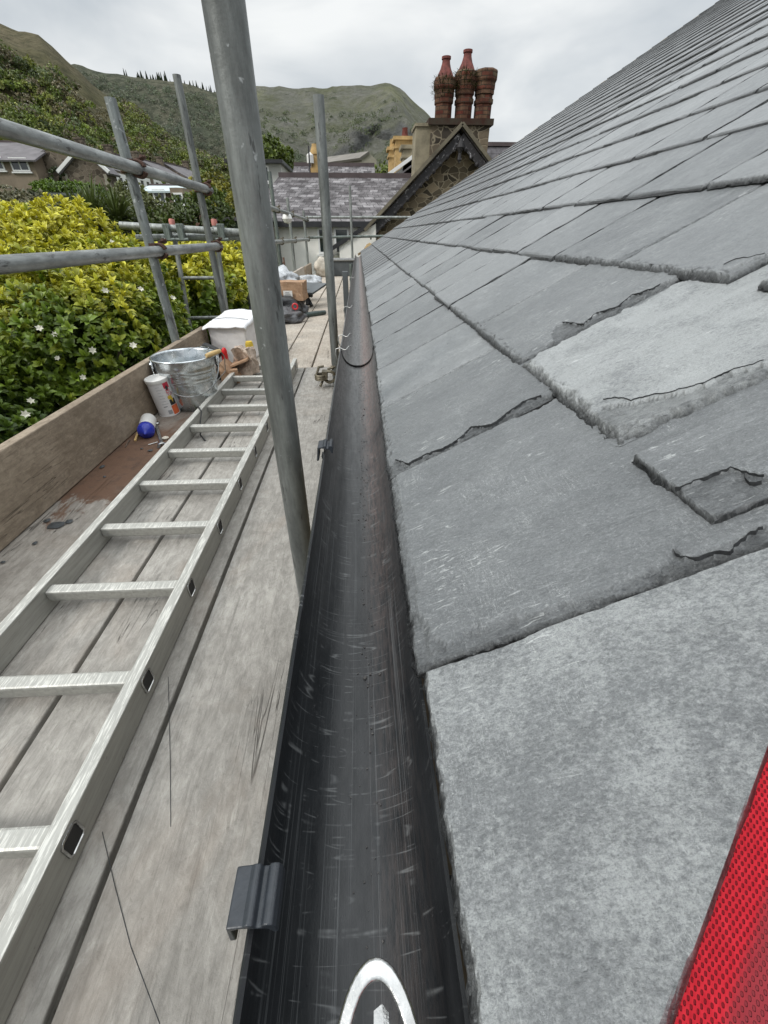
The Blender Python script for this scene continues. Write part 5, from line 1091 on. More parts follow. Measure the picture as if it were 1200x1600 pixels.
# deck debris
b = MB()
for (px, py, sx_, sy_) in ((88, 822, .030, .014), (74, 815, .012, .008), (108, 816, .012, .009), (160, 730, .010, .010), (164, 746, .006, .005), (55, 850, .008, .006), (235, 705, .014, .006), (248, 700, .008, .004), (222, 702, .008, .003), (5, 880, .008, .004), (300, 770, .004, .002)):
    c = deck(px, py)+Vector((0, 0, .003)); b.add([c+Vector((sx_*math.cos(a)*random.uniform(.7, 1.1), sy_*1.6*math.sin(a)*random.uniform(.7, 1.1), .001)) for a in np.linspace(0, 5.6, 8)]+[c+Vector((0, 0, .005))], [(k, (k+1) % 8, 8) for k in range(8)])
b.build('slate_crumbs', M['slate_chip'], label='dark slate crumbs lying on the stained deck board', cat='debris', kind='stuff')
for (pts_, lb_) in (([(160, 1300), (180, 1385), (205, 1480), (250, 1600)], 'long dark score line across the wide deck board'), ([(263, 1058), (266, 1180), (267, 1292)], 'short straight score line on the wide deck board')):
    q_ = [deck(*p_)+Vector((0, 0, .0008)) for p_ in pts_]; b = MB(); b.tube(q_, .0005, 5); o = b.build('score_mark', M['fissure'], None); pr = [x_ for x_ in COL.objects if x_.name.startswith('scaffold_board')][0]; o.parent = pr; o.location = o.location-pr.location
# transoms under the deck
def tube_thing(p0, p1, label, mat='galv', name='scaffold_pole', r=.02415, cat='scaffold tube', group='scaffold tubes', hollow=True, n=24):
    p0, p1 = Vector(p0), Vector(p1); d = (p1-p0).normalized(); pts = [p0+(p1-p0)*k/6 for k in range(7)]
    b = MB(); b.tube(pts, r, n, cap=not hollow)
    if hollow:
        b.tube(pts, r-.004, n, cap=False)
        for (pp, base) in ((0, 0), (6, 6*n)):
            m_ = 7*n; b.f += [(base+k, base+(k+1) % n, m_+base+(k+1) % n, m_+base+k) for k in range(n)]; b.mi += [0]*n
    o = b.build(name, M[mat], smooth=True, label=label, cat=cat, group=group, loc=p0); return o
for y, l in ((.35, 'hidden tube'), (2.75, ''), (5.2, ''), (6.7, ''), (10.3, '')):
    tube_thing((-1.35, y, DZ-.064), (.05, y, DZ-.064), 'horizontal tube under the deck boards at %s' % {.35: 'the near end', 2.75: 'the board ends', 5.2: 'the box pile', 6.7: 'the far joint', 10.3: 'the cottage end'}[y], 'galv_dark', 'scaffold_tube', n=12)

# ------------------------------------------------------------------ poles, rails, couplers
PXI, PXO, RX = -.157, -1.112, -1.062+.0
tube_thing((PXI-.012, .735, -6), (PXI+.018, .705, 1.3), 'thick nearest vertical pole rising through the whole picture', n=40)
pA = tube_thing((PXI, 2.42, -6), (PXI, 2.52, at(498, 149, 2.52).z), 'tall slim pole beside the far gutter, open top against the mountain', 'galv')
tube_thing((PXI+.02, 10.3, -6), (PXI+.02, 10.3, at(548, 290, 10.3).z), 'farthest thin pole on the gutter side, in front of the window', 'galv_far', n=10)
tube_thing((PXO+.02, 2.58, -6), (PXO+.02, 2.61, at(172, 152, 2.6).z), 'paint-spotted left pole rising behind the bucket', 'galv_spots')
tube_thing((PXO+.02, 3.62, -6), (PXO+.02, 3.66, at(277, 117, 3.66).z), 'second left pole standing behind the white wrapped box', 'galv')
for (y, ytop, xt, l) in ((6.7, 268, 421, 'thick mid-distance pole left of the white cottage'), (8.1, 309, 449, 'second mid-distance pole in front of the old slate roof'), (10.28, 329, 473, 'farthest left pole at the end of the distant rail')):
    tube_thing((PXO+.02, y, -6), (PXO+.02, y, at(xt, ytop, y).z), l, 'galv_far' if y > 7 else 'galv_dark', n=14)
RX = -1.043
r1 = at(328, 298, 3.72); z_up = .262; z_lo = -.072
tube_thing((RX, -2.2, z_up), (RX, 3.74, z_up-.008), 'upper near guard rail sloping across the hillside', 'galv_rail', 'guard_rail')
tube_thing((RX, -2.2, z_lo+.002), (RX, 3.72, z_lo-.006), 'lower near guard rail above the shrub', 'galv_rail', 'guard_rail')
tube_thing((RX, 5.2, .262), (RX, 10.6, .235), 'upper distant guard rail running to the cottage', 'galv_far', 'guard_rail', n=14)
tube_thing((RX, 5.3, -.085), (RX, 10.45, -.10), 'lower distant guard rail running to the cottage', 'galv_far', 'guard_rail', n=14)
tube_thing((-1.1, 10.32, .275), (1.35, 10.32, .275), 'upper pale cross rail across the deck end', 'galv_far', 'guard_rail', n=12)
tube_thing((-1.13, 10.36, -.07), (.8, 10.36, -.04), 'lower cross rail across the deck end', 'galv_dark', 'guard_rail', n=12)
def coupler(c, label, mat='rust', sc=1., flip=1):
    t = thing('scaffold_coupler', label, 'coupler', c, 'scaffold couplers'); c = Vector(c)
    b = MB(); a = [c+Vector((.0, .0, 0))+Vector((math.cos(q)*.031, 0, math.sin(q)*.031)) for q in np.linspace(.3, 5.9, 20)]
    for dy in (-.011, 0, .011): b.tube([p+Vector((0, dy, 0)) for p in a], .0065, 6)
    b.build('band', M[mat], t, smooth=True)
    b = MB(); pc = c+Vector((-.05, 0, 0)); a = [pc+Vector((math.cos(q)*.031, math.sin(q)*.031, 0)) for q in np.linspace(.3, 5.9, 20)]
    for dz in (-.011, .0, .011): b.tube([p+Vector((0, 0, dz)) for p in a], .0065, 6)
    b.box(c+Vector((-.026, 0, .012)), (.03, .05, .045)); b.build('saddle', M[mat], t, smooth=True)
    b = MB(); b.tube([c+Vector((-.01, .025, .036)), c+Vector((.035, .028, .050))], .0065, 8); b.lathe([(.0, 0), (.0125, 0), (.0125, .013), (.0, .013)], c+Vector((.012, .026, .043)), 6, (1, 0, .3)); b.build('bolt', M[mat], t, smooth=True); b = MB(); b.tube([c+Vector((-.055, -.035, -.005)), c+Vector((-.055, .05, -.005))], .006, 8); b.build('bolt', M[mat], t, smooth=True)
    return t
for (y, z, l) in ((2.6, z_up-.006, 'rusty coupler where the upper rail meets the spotted pole'), (2.6, z_lo-.004, 'rusty coupler where the lower rail meets the spotted pole'), (3.66, z_up-.008, 'dark coupler at the end of the upper near rail'), (3.66, z_lo-.006, 'dark coupler at the end of the lower near rail')): coupler((RX, y, z), l)
for (y, z, l) in ((6.7, .255, 'small coupler on the upper distant rail, first pole'), (8.1, .247, 'small coupler on the upper distant rail, second pole'), (6.7, -.092, 'small coupler on the lower distant rail, first pole'), (8.1, -.095, 'small coupler on the lower distant rail, second pole'), (10.28, -.10, 'small coupler at the far end of the lower distant rail'), (10.28, .237, 'small coupler at the far end of the upper distant rail')): coupler((RX, y, z), l, 'brass')
# swivel coupler at foot of slim pole
cc = Vector((PXI-.035, 2.44, DZ+.06)); coupler(cc+Vector((0, -.02, 0)), 'tarnished coupler with wing bolt at the foot of the slim pole', 'brass')
b = MB(); b.tube([cc+Vector((-.055, -.05, -.045)), cc+Vector((-.04, -.03, -.02)), cc+Vector((-.075, -.02, .01)), cc+Vector((-.06, 0, .05)), cc+Vector((-.03, .0, .055))], .008, 8); b.build('coupler_arm', M['brass'], smooth=True, label='curved tarnished swing arm lying open on the deck by the coupler', cat='coupler')
# dark post behind slim pole, and white lamps on the distant rail
p = onz(545, 560, DZ); ptp = at(539, 424, 4.5); b = MB(); b.box((ptp.x, 4.5, (ptp.z-.80)/2), (.052, .04, ptp.z+.80)); b.build('timber_post', M['grey_box'], label='dark upright post between the slim pole and the far gutter', cat='post', bevel=.004)
tube_thing((-.108, 6.3, -6), (-.108, 6.3, -.33), 'short dull tube end standing beside the far gutter', 'galv_dark', n=12)
t = thing('site_lamp', 'white bulb-shaped lamp hanging from the distant upper rail', 'lamp', at(449, 342, 7.6)); c = at(449, 342, 7.6); b = MB(); b.lathe([(.001, -.06), (.05, -.045), (.075, 0), (.06, .05), (.03, .07), (.001, .075)], c, 16); b.build('globe', M['white_plastic'], t, smooth=True)
c = at(416, 366, 7.0); b = MB(); b.lathe([(.001, -.03), (.03, -.02), (.04, 0), (.03, .03), (.001, .035)], c, 12); b.build('site_lamp', M['white_plastic'], smooth=True, label='small white lamp beside the edge of the big pole', cat='lamp')
# cross tubes and access ladder beyond the deck edge
AY = 3.9
tube_thing(at(188, 352, AY), at(420, 366, AY), 'upper horizontal tube end sticking out beside the access ladder', 'galv_far', 'scaffold_tube'); tube_thing(at(214, 372, AY+.05), at(420, 369, AY+.05), 'lower horizontal tube beside the access ladder, partly behind the leaves', 'galv_far', 'scaffold_tube')
al_ = thing('access_ladder', 'upright galvanised access ladder with pink end caps beyond the deck edge', 'ladder', at(295, 505, 4.05)-Vector((0, 0, 4)))
A0, A1 = at(269, 350, 4.02), at(296, 508, 3.9); B0, B1 = at(335, 350, 4.02), at(353, 480, 3.95)
A1 = A0+(A1-A0)*4; B1 = B0+(B1-B0)*4.9
for (u0, u1) in ((A0, A1), (B0, B1)):
    b = MB(); b.tube([u0, u1], .019, 12); b.build('rail', M['galv_far'], al_, smooth=True)
    b = MB(); dd = (u0-u1).normalized(); b.lathe([(.0205, -.012), (.023, .02), (.019, .032), (.001, .034)], u0, 14, dd); b.build('end_cap', M['pink'], al_, smooth=True)
for k, zz in enumerate((-.01, -.305, -.60, -.895, -1.19, -1.485)):
    fa = (zz-A0.z)/(A1.z-A0.z); fb_ = (zz-B0.z)/(B1.z-B0.z); b = MB(); b.tube([A0.lerp(A1, max(0, fa)), B0.lerp(B1, max(0, fb_))], .013, 10); b.build('rung', M['galv_far'], al_, smooth=True)
for xx in (262, 283, 346): c = at(xx, 362, AY-.03); b = MB(); b.box(c, (.045, .06, .10)); b.tube([c+Vector((-.05, -.02, -.05)), c+Vector((.05, -.02, -.05))], .012, 8); b.build('scaffold_coupler', M['galv_dark'], label={262: 'grey coupler block left of the access ladder upright', 283: 'grey coupler block between the access ladder uprights', 346: 'grey coupler block by the right access ladder upright'}[xx], cat='coupler', group='scaffold couplers', bevel=.01, smooth=True)

# ================================================================== LADDER ON THE DECK
ZL0, ZL1 = DZ+.003, DZ+.068
LX0, LX1 = -.785, -.430
la = thing('ladder', 'long aluminium ladder lying flat on the deck boards', 'ladder', ((LX0+LX1)/2, 1, ZL0))
YL0, YL1 = -.62, 2.83
for (x, sgn) in ((LX0, 1), (LX1, -1)):
    prof = [(x-sgn*.0, ZL0), (x+sgn*.026, ZL0), (x+sgn*.026, ZL0+.004), (x+sgn*.004, ZL0+.006), (x+sgn*.004, ZL1-.005), (x+sgn*.026, ZL1-.003), (x+sgn*.026, ZL1), (x, ZL1)]
    prof2 = [(x, ZL0), (x+sgn*.025, ZL0), (x+sgn*.025, ZL1), (x, ZL1)]
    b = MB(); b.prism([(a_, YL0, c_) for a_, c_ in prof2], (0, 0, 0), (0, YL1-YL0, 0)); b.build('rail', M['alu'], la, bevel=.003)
RY = [.236+.2485*k for k in range(-3, 11)]
xm0, xm1 = LX0+.025, LX1-.025; zc = (ZL0+ZL1)/2+.006
proto = None
for k, y in enumerate(RY):
    if proto is None:
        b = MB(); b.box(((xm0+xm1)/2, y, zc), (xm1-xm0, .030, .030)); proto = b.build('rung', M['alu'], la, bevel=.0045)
        b = MB(); x_ = LX1+.0008; rw, rh = .0165, .0185
        loop = [(x_, y+rw*sx_*(1 if kk else .72), zc+rh*sz_*(.72 if kk else 1)) for (sx_, sz_, kk) in ((1, 1, 0), (1, 1, 1), (1, -1, 1), (1, -1, 0), (-1, -1, 0), (-1, -1, 1), (-1, 1, 1), (-1, 1, 0))]
        b.tube(loop, .0022, 8, closed=True); pr2 = b.build('rung_end', M['steel'], None, smooth=True); pr2.parent = proto; pr2.location = pr2.location-wloc(proto)
        b = MB(); b.box((LX1-.0003, y, zc), (.0016, rw*1.75, rh*1.75)); pr3 = b.build('rung_hole_shade', M['black_rubber'], None); pr3.parent = proto; pr3.location = pr3.location-wloc(proto); y00 = y  # black plate stands in for the shade inside the open rung
    else:
        c = proto.copy(); COL.objects.link(c); c.location = proto.location+Vector((0, y-y00, 0))
        for pr_ in (pr2, pr3): c2 = pr_.copy(); c2.parent = c; COL.objects.link(c2)
# black cable tie on ladder
b = MB(); b.tube([(LX0-.012, 1.93, ZL1-.005), (LX0+.005, 1.91, ZL1+.006), (LX0+.035, 1.86, ZL1+.002), (LX0+.04, 1.80, ZL1-.03), (LX0+.06, 1.72, ZL1-.055), (LX0+.09, 1.68, ZL1-.064)], .0032, 6); b.build('cable_tie', M['black_rubber'], smooth=True, label='thin black tie looped over the left ladder rail', cat='tie')

# ================================================================== THINGS ON THE DECK
# bucket
BX, BY, BZ = -.885, 2.155, DZ+.002
bk = thing('metal_bucket', 'shiny galvanised bucket with wooden handle grip', 'bucket', (BX, BY, BZ))
def br(z): return .113+(.148-.113)*z/.25
prof = [(.001, .012), (.105, .012), (.108, 0), (.113, 0), (br(.05), .05), (br(.10), .10)]
for zz in (.135, .150, .178, .193): prof += [(br(zz-.006), zz-.006), (br(zz)+.0035, zz), (br(zz+.006), zz+.006)]
prof += [(br(.24), .24), (.152, .243), (.1545, .248), (.152, .253), (.147, .251), (.145, .243), (br(.19)-.003, .19), (br(.1)-.003, .1), (.108, .016), (.001, .016)]
b = MB(); b.lathe(prof, (BX, BY, BZ), 56); b.build('body', M['zinc'], bk, smooth='all')
ear = []
for ang in (R_(200), R_(20)):
    c = Vector((BX+math.cos(ang)*.150, BY+math.sin(ang)*.150, BZ+.218)); n_ = Vector((math.cos(ang), math.sin(ang), 0)); ear.append((c, ang)); b = MB(); b.lathe([(.001, .010), (.010, .010), (.012, .004), (.030, .002), (.030, -.004)], c, 18, n_); b.build('ear', M['zinc'], bk, smooth=True)
pts = []
a0, a1 = R_(200), R_(380)
for k in range(31):
    f = k/30; a = a0+(a1-a0)*f; dip = math.sin(math.pi*f)**.8; zz = .222-.135*dip+.03*max(0, (f-.75))*4; rr = br(max(0, zz))+.012+.012*dip; pts.append((BX+rr*math.cos(a), BY+rr*math.sin(a), BZ+zz))
# bail resting against the outside, swung to the right
b = MB(); b.tube(pts, .0028, 7); hd = b.build('handle', M['steel'], bk, smooth=True)
g0 = at(323, 556, 2.07); g1 = at(344, 547, 2.12); g0.z = g1.z = BZ+.262; g0 = onz(322, 556, BZ+.262); g1 = onz(344, 548, BZ+.268)
b = MB(); b.tube([g0, g0.lerp(g1, .15), g0.lerp(g1, .5), g0.lerp(g1, .85), g1], [.0085, .0105, .0115, .0105, .0085], 12); b.build('grip', M['grip'], bk, smooth=True)
b = MB(); b.tube([g1, g1+Vector((.012, .01, -.03)), g1+Vector((.004, .0, -.10)), Vector(pts[22])], .0026, 6); b.tube([g0, g0+Vector((-.01, .09, .02)), Vector((BX+.03, BY+.148, BZ+.26)), Vector((BX+.0, BY+.155, BZ+.235))], .0026, 6); o = b.build('wire', M['steel'], None, smooth=True); o.parent = hd; o.location = o.location-wloc(hd)
# canister
CX, CY, CZ = -.978, 2.035, DZ+.002; CR = .049; CH = .178
cn = thing('canister', 'white cardboard canister with red and yellow printed panel', 'canister', (CX, CY, CZ))
lean = Matrix.Rotation(R_(-3), 3, 'Y') @ Matrix.Rotation(R_(5), 3, 'X')
def CP_(ang, z, r=CR): return Vector((CX, CY, CZ)) + lean @ Vector((r*math.cos(ang), r*math.sin(ang), z))
b = MB(); b.lathe([(.001, .001), (CR-.001, .001), (CR+.001, 0), (CR+.001, .004), (CR, .005), (CR, CH), (.001, CH)], (CX, CY, CZ), 40, lean @ Vector((0, 0, 1))); b.build('body', M['white_sheet'], cn, smooth=True)
b = MB(); b.lathe([(CR+.0025, CH-.014), (CR+.0035, CH-.012), (CR+.0035, CH+.002), (CR+.001, CH+.004), (CR-.004, CH+.003), (CR-.006, CH), (.001, CH+.0005)], (CX, CY, CZ), 40, lean @ Vector((0, 0, 1))); b.build('lid', M['white_plastic'], cn, smooth=True)
vdir = math.atan2(-CY, -CX)                      # direction of the camera from the can
def patch(a0, a1, z0, z1, mat, name='printed_panel', r=CR+.0006, par=None):
    b = MB(); n_ = 10; vv = [];
    for k in range(n_+1): a = vdir+R_(a0+(a1-a0)*k/n_); vv += [CP_(a, z0, r), CP_(a, z1, r)]
    b.add(vv, [(2*k, 2*k+2, 2*k+3, 2*k+1) for k in range(n_)]); return b.build(name, M[mat], par or cn)
patch(20, 56, .136, .163, 'ink_red'); patch(22, 66, .001, .050, 'orange'); patch(23, 62, .052, .080, 'ink')
b = MB(); b.add([CP_(vdir+R_(a), z, CR+.0012) for a, z in ((20, .098), (42, .100), (50, .082), (42, .062), (36, .080), (21, .084))], [(0, 1, 2, 3, 4, 5)]); b.build('printed_panel', M['yellow'], cn)
b = MB(); b.add([CP_(vdir+R_(36+9*math.cos(a)), .137+.012*math.sin(a), CR+.0014) for a in np.linspace(0, 6.0, 12)], [tuple(range(12))]); b.build('emblem', M['ink'], cn)
patch(-4, 18, .012, .032, 'ink_grey', 'barcode'); patch(-18, 2, .050, .053, 'ink', 'print_line')
for k in range(7): patch(-22, -22+random.uniform(14, 38), .148-.014*k, .1495-.014*k, 'ink_grey', 'print_line')
def wrap_text(s_, a_c, z_c, size, mat):
    cu = bpy.data.curves.new('text', 'FONT'); cu.body = s_; cu.size = size; cu.align_x = 'LEFT'; o = bpy.data.objects.new('lettering', cu); COL.objects.link(o)
    bpy.context.view_layer.update(); dg = bpy.context.evaluated_depsgraph_get(); me = bpy.data.meshes.new_from_object(o.evaluated_get(dg)); bpy.data.objects.remove(o)
    oc = wloc(cn)
    for v in me.vertices: p = CP_(vdir+R_(a_c)+v.co.x/CR, z_c+v.co.y, CR+.0026); v.co = p-oc
    me.materials.clear(); me.materials.append(M[mat]); o = bpy.data.objects.new('lettering', me); COL.objects.link(o); o.parent = cn
wrap_text('Mi', 22, .116, .024, 'ink_red'); wrap_text('Tor', 22, .100, .024, 'ink_red')
# gas / silicone cartridge with blue cone
g0 = Vector((-1.000, 1.860, DZ+.035)); g1 = Vector((-.962, 1.735, DZ+.031)); ax = (g1-g0).normalized()
gt = thing('cartridge', 'white cartridge with bright blue conical cap lying on the boards', 'cartridge', g0)
Lg = (g1-g0).length
b = MB(); b.lathe([(.001, 0), (.030, 0), (.0325, .003), (.0325, Lg), (.001, Lg)], g0, 28, ax); b.build('body', M['white_plastic'], gt, smooth=True)
b = MB(); b.lathe([(.0335, Lg-.028), (.0345, Lg-.026), (.0345, Lg), (.033, Lg+.008), (.018, Lg+.022), (.006, Lg+.03), (.004, Lg+.036), (.001, Lg+.037)], g0, 28, ax); b.build('cap', M['blue_plastic'], gt, smooth=True)
# spanner
s0 = deck(244, 663)+Vector((0, 0, .006)); s1 = deck(254, 697)+Vector((0, 0, .006)); sp = thing('spanner', 'combination spanner with ring end lying beside the blue cap', 'spanner', s0)
d = (s1-s0).normalized(); sd_ = d.cross(Vector((0, 0, 1)))
b = MB(); b.beam(s0+d*.012, s1-d*.008, .013, .007); b.build('shank', M['steel'], sp, bevel=.002)
b = MB(); b.tube([s0+Vector((math.cos(a)*.0125, math.sin(a)*.0125, 0)) for a in np.linspace(0, 2*math.pi, 20)[:-1]], .0055, 8, closed=True); b.build('ring_end', M['steel'], sp, smooth=True)
b = MB(); b.tube([s1+Vector((math.cos(a)*.013, math.sin(a)*.013, 0)) for a in np.linspace(math.atan2(d.y, d.x)+.7, math.atan2(d.y, d.x)+2*math.pi-.7, 16)], .006, 8); b.build('open_jaw', M['steel'], sp, smooth=True)
# small bits
c = deck(259, 686)+Vector((0, 0, .004)); b = MB(); b.lathe([(.001, -.004), (.013, -.002), (.015, .003), (.008, .007), (.001, .008)], c, 7); b.build('stone_chip', M['pebble'], label='pale stone chip beside the spanner jaw', cat='chip')
p0, p1 = deck(212, 690), deck(222, 667); b = MB(); b.beam(p0+Vector((0, 0, .005)), p1+Vector((0, 0, .012)), .009, .007); b.build('wood_sliver', M['grip'], label='yellow-brown sliver of wood beside the blue cap', cat='offcut')
p0, p1 = deck(196, 700), deck(203, 688); b = MB(); b.tube([p0+Vector((0, 0, .003)), p1+Vector((0, 0, .004))], .0022, 6); b.build('nail', M['steel'], label='small bright nail next to the toe board', cat='nail')
p0, p1 = deck(232, 696), deck(247, 692); b = MB(); b.tube([p0+Vector((0, 0, .003)), p1+Vector((0, 0, .004))], .002, 6); b.build('nail', M['steel'], label='bright nail under the blue cap', cat='nail')
# white wrapped box
def crumple_box(c, d, seed, amp=.01, n=14, taper=0., rotz=0.):
    bm = bmesh.new(); bmesh.ops.create_cube(bm, size=1); bmesh.ops.subdivide_edges(bm, edges=bm.edges, cuts=n, use_grid_fill=True)
    vv = []
    for v in bm.verts:
        p = Vector((v.co.x*d[0]*(1-taper*(v.co.z+.5)), v.co.y*d[1]*(1-taper*(v.co.z+.5)), v.co.z*d[2])); q = mn.noise_vector(p*9+Vector((seed, 0, 0)))*amp+mn.noise_vector(p*24+Vector((seed, 3, 0)))*amp*.4
        if v.co.z < -.49: q.z = 0
        p = Matrix.Rotation(rotz, 3, 'Z') @ (p+q); vv.append(p+Vector(c))
    ff = [tuple(v.index for v in f.verts) for f in bm.faces]; bm.verts.index_update(); bm.free(); return vv, ff
wb = thing('wrapped_box', 'big white plastic-wrapped box standing beside the toe board', 'box', (-.90, 3.2, DZ))
vv, ff = crumple_box((-.885, 3.20, DZ+.125), (.24, .52, .25), 3, .006); b = MB(); b.add(vv, ff); b.build('wrapping', M['white_sheet'], wb, smooth='all')
b = MB(); nn_ = 26
cx0, cx1, cy0, cy1 = -1.035, -.752, 2.915, 3.48
for i in range(nn_+1):
    for j in range(nn_+1):
        fx, fy = i/nn_, j/nn_; x = cx0+(cx1-cx0)*fx; y = cy0+(cy1-cy0)*fy; z = DZ+.256+.012*fy-.008*max(0, .12-fx)/.12+.007*nz1(x*14, y*9, 1)+.004*nz1(x*30, y*40, 1)+.006*math.exp(-((fx-.45)/.35)**2)*fy
        if j == 0: z -= .012
        if i == nn_: z -= .02
        b.v.append((x+.006*nz1(y*20, 3), y+.006*nz1(x*20, 5), z))
b.f = [(i*(nn_+1)+j, (i+1)*(nn_+1)+j, (i+1)*(nn_+1)+j+1, i*(nn_+1)+j+1) for i in range(nn_) for j in range(nn_)]; b.mi = [0]*len(b.f)
o = b.build('cover', M['cover_white'], wb, smooth='all'); sm = o.modifiers.new('t', 'SOLIDIFY'); sm.thickness = .006
b = MB(); b.tube([(-1.0, 3.1, DZ+.268), (-.93, 3.12, DZ+.272), (-.85, 3.1, DZ+.272), (-.77, 3.08, DZ+.266)], .003, 6); b.build('strap', M['ink_grey'], wb)
# junk between bucket and ladder
p = deck(372, 600); b = MB()
c = Vector((-.79, 2.56, DZ)); b.box(c+Vector((0, 0, .075)), (.13, .14, .012), Matrix.Rotation(R_(48), 3, 'Y')); b.box(c+Vector((.03, .04, .10)), (.16, .10, .010), Matrix.Rotation(R_(-20), 3, 'Y')); b.box(c+Vector((-.02, .0, .04)), (.10, .12, .08), Matrix.Rotation(R_(20), 3, 'Z')); b.build('cardboard_scrap', M['card'], label='torn brown cardboard folded between bucket and ladder', cat='cardboard')
vv, ff = crumple_box((-.735, 2.66, DZ+.10), (.12, .12, .16), 9, .045, 8); b = MB(); b.add(vv, ff); b.build('crumpled_paper', M['paper'], label='crumpled brown paper against the far end of the left ladder rail', cat='paper')
b = MB(); b.box((-.90, 2.62, DZ+.17), (.11, .06, .045), Matrix.Rotation(R_(25), 3, 'Y')); b.box((-.90, 2.62, DZ+.07), (.05, .04, .15)); b.build('black_tool', M['black_rubber'], label='dark tool body behind the bucket rim', cat='tool', bevel=.008)
b = MB(); b.lathe([(.001, -.0), (.018, .0), (.016, .035), (.009, .05), (.001, .055)], (-.835, 2.63, DZ+.135), 10, (.2, -.3, 1)); b.box((-.835, 2.63, DZ+.07), (.03, .03, .14)); b.build('red_nozzle', M['red_plain'], label='small red plastic piece in front of the white box', cat='plastic piece', smooth=True)
b = MB(); b.lathe([(.001, 0), (.026, 0), (.026, .15), (.02, .17), (.001, .17)], (-.735, 2.86, DZ), 14); b.build('spray_bottle', M['yellow'], label='yellow-labelled container half hidden by the big pole', cat='container', smooth=True)
# far pile
def dk(x, y, z=0): p = onz(x, y, DZ+z); return p
c = dk(448, 492); bxw = .33
Yp = 4.9
p0 = at(427, 470, Yp); p1 = at(474, 441, Yp)
cb = thing('cardboard_box', 'brown cardboard box with a white label on top of black bags', 'box', ((p0.x+p1.x)/2, Yp+.15, p0.z)); bw_, bh_ = p1.x-p0.x, p1.z-p0.z
vv, ff = crumple_box(((p0.x+p1.x)/2, Yp+.13, (p0.z+p1.z)/2), (bw_, .26, bh_), 5, .012, 6, rotz=R_(-6)); b = MB(); b.add(vv, ff); b.build('carton', M['card'], cb)
lp = at(450, 462, Yp-.03); b = MB(); b.box((lp.x, Yp-.022, lp.z), (.095, .004, .09), Matrix.Rotation(R_(-6), 3, 'Z')); lb_ = b.build('label', M['white_plastic'], cb)
for k in range(5): b = MB(); b.box((lp.x-.005, Yp-.026, lp.z+.03-.014*k), (random.uniform(.04, .075), .002, .004), Matrix.Rotation(R_(-6), 3, 'Z')); o = b.build('print_line', M['ink_grey'], None); o.parent = lb_; o.location = o.location-wloc(lb_)
def blob(c, r, mat, name, label, cat, seed, amp=.3, sub=4):
    bm = bmesh.new(); bmesh.ops.create_icosphere(bm, subdivisions=sub, radius=1); vv = []
    for v in bm.verts:
        k = 1+amp*mn.noise(v.co*1.7+Vector((seed, 0, 0)))+amp*.5*abs(mn.noise(v.co*4.5+Vector((0, seed, 0)))); vv.append((c[0]+v.co.x*r[0]*k, c[1]+v.co.y*r[1]*k, max(DZ+.002, c[2]+v.co.z*r[2]*k)))
    ff = [tuple(v.index for v in f.verts) for f in bm.faces]; bm.free(); b = MB(); b.add(vv, ff); return b.build(name, M[mat], smooth='all', label=label, cat=cat)
blob((-.93, 4.95, DZ+.10), (.26, .30, .16), 'black_bag', 'rubbish_bag', 'black plastic bags heaped under the cardboard box', 'bag', 1, .5)
blob((-.80, 4.62, DZ+.04), (.17, .14, .07), 'grey_bag', 'rubbish_bag', 'low grey crumpled plastic at the front of the pile', 'bag', 4, .6)
blob((-.72, 5.1, DZ+.07), (.12, .12, .10), 'grey_bag', 'rubbish_bag', 'grey bag at the right side of the box pile', 'bag', 6, .5)
p = at(437, 437, 5.5); blob((p.x, 5.5, p.z), (.19, .18, .11), 'clear_bag', 'clear_bag', 'clear plastic wrapping behind the cardboard box', 'bag', 11, .6)
p = at(483, 440, 6.3); blob((p.x, 6.3, p.z-.02), (.17, .15, .10), 'clear_bag', 'rubble_bag', 'pale plastic bag right of the cardboard box', 'bag', 14, .35)
p = at(461, 479, 4.66); b = MB(); b.tube([p+Vector((math.cos(a)*.026, 0, math.sin(a)*.026)) for a in np.linspace(0, 6.283, 17)[:-1]], .008, 8, closed=True); b.build('red_ring', M['red_plain'], smooth=True, label='red plastic ring in the dark pile below the box', cat='ring')
t = thing('folding_stool', 'black folding work trestle tilted behind the cardboard box', 'trestle', dk(485, 470)); p = at(485, 450, 5.7)
b = MB(); b.beam(at(472, 458, 5.6), at(495, 443, 5.9), .30, .02); b.build('top', M['grey_box'], t)
for (a_, b__) in (((476, 456), (487, 478)), ((482, 453), (480, 476)), ((474, 458), (487, 462))): q0 = at(a_[0], a_[1], 5.7); q1 = at(b__[0], b__[1], 5.6); b = MB(); b.tube([q0, q1], .022, 8); b.build('leg', M['black_rubber'], t)
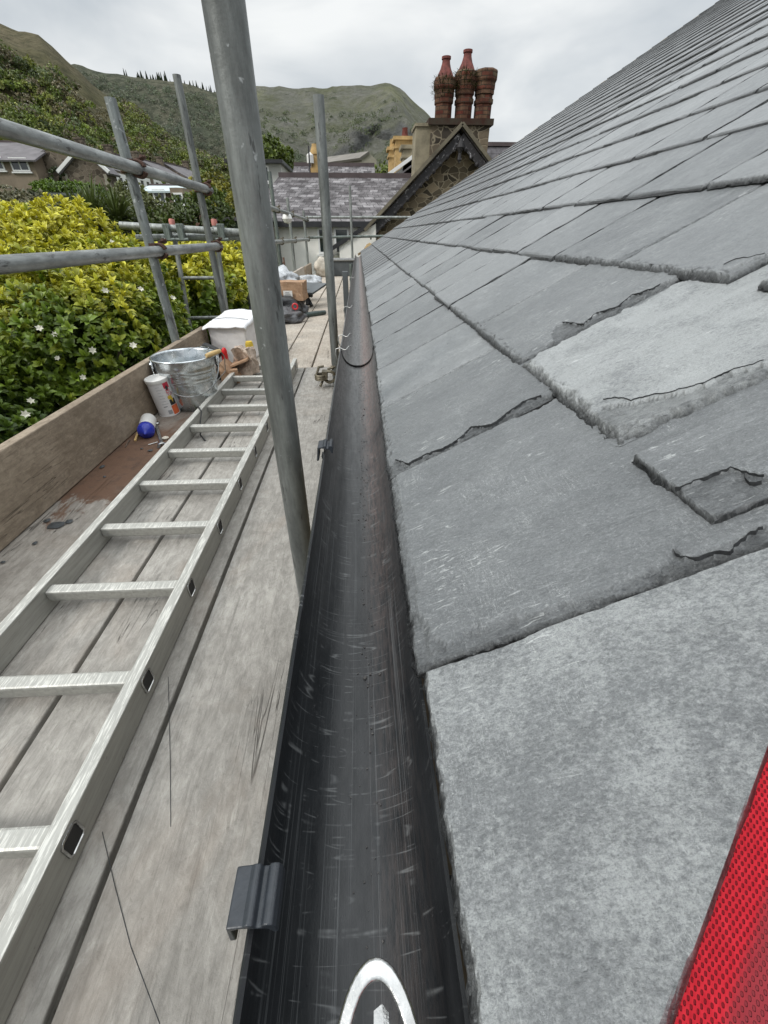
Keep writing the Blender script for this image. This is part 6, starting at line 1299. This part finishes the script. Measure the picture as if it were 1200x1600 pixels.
# caulking gun / trowel handle
q0 = dk(477, 492, .02); q1 = dk(508, 488, .02); t = thing('sealant_gun', 'dark grey-green tool with thick handle lying across the pale boards', 'tool', q0); b = MB(); b.tube([q0, q0.lerp(q1, .1), q0.lerp(q1, .5), q1], [.012, .024, .026, .022], 14); b.build('handle', M['green_tool'], t, smooth=True)
q2 = dk(440, 497, .03); b = MB(); b.beam(q0, q2, .05, .006); b.build('blade', M['steel_dark'], t)
b = MB(); q = [dk(x, y, .006) for x, y in ((428, 508), (450, 503), (476, 496), (470, 490), (445, 493))]; b.prism(q, (0, 0, -.004), (0, 0, .004)); b.build('plastic_sheet', M['grey_bag'], label='flat grey plastic sheet edge at the foot of the pile', cat='sheet')
# clamp by big pole
q = dk(441, 531); t = thing('timber_block', 'dark wooden block and bracket just right of the big pole', 'block', q); b = MB(); b.box((q.x-.03, q.y, DZ+.015), (.14, .05, .03)); b.build('foot', M['dark_timber'], t); b = MB(); b.box((q.x-.045, q.y+.02, DZ+.09), (.03, .03, .15)); b.box((q.x-.02, q.y+.02, DZ+.17), (.09, .05, .05)); b.build('bracket', M['black_rubber'], t, bevel=.004)
# sack, box stack, timber at far end
p = at(504, 416, 10.0); blob((p.x, 10.0, DZ+.15), (.17, .16, .19), 'sack', 'rubble_sack', 'cream rubble sack at the end of the deck', 'sack', 21, .3)
Y = 10.1; p0 = at(517, 424, Y); p1 = at(536, 408, Y); t = thing('storage_box', 'dark grey plastic box beside the cream sack', 'box', ((p0.x+p1.x)/2+.15, Y, DZ)); b = MB(); b.box(((p0.x+p1.x)/2+.15, Y+.2, (DZ+p1.z)/2), (p1.x-p0.x+.3, .4, p1.z-DZ)); b.build('body', M['grey_box'], t, bevel=.01); b = MB(); b.box(((p0.x+p1.x)/2+.15, Y+.2, p1.z+.02), (p1.x-p0.x+.36, .46, .04)); b.build('lid', M['steel_dark'], t, bevel=.01)
b = MB(); p0 = at(514, 404, 10.5); p1 = at(548, 404, 10.5); b.box(((p0.x+p1.x)/2+.1, 10.55, (p0.z+DZ)/2), (p1.x-p0.x+.2, .06, p0.z-DZ)); b.build('end_board', M['dark_timber'], label='dark end board across the deck in front of the cottage', cat='board')
# red brown garden stand below green shed
t = thing('trolley', 'thin rusty sack trolley leaning by the green shed', 'trolley', at(425, 420, 11.)); 
for (a_, b__) in (((420, 402), (427, 430)), ((428, 398), (436, 430)), ((421, 408), (430, 404)), ((423, 418), (433, 415)), ((439, 402), (444, 430)), ((443, 402), (446, 428)), ((439, 410), (445, 411)), ((440, 420), (446, 421))):
    b = MB(); b.tube([at(a_[0], a_[1], 11), at(b__[0], b__[1], 11)], .02, 6); b.build('bar', M['copper'], t)
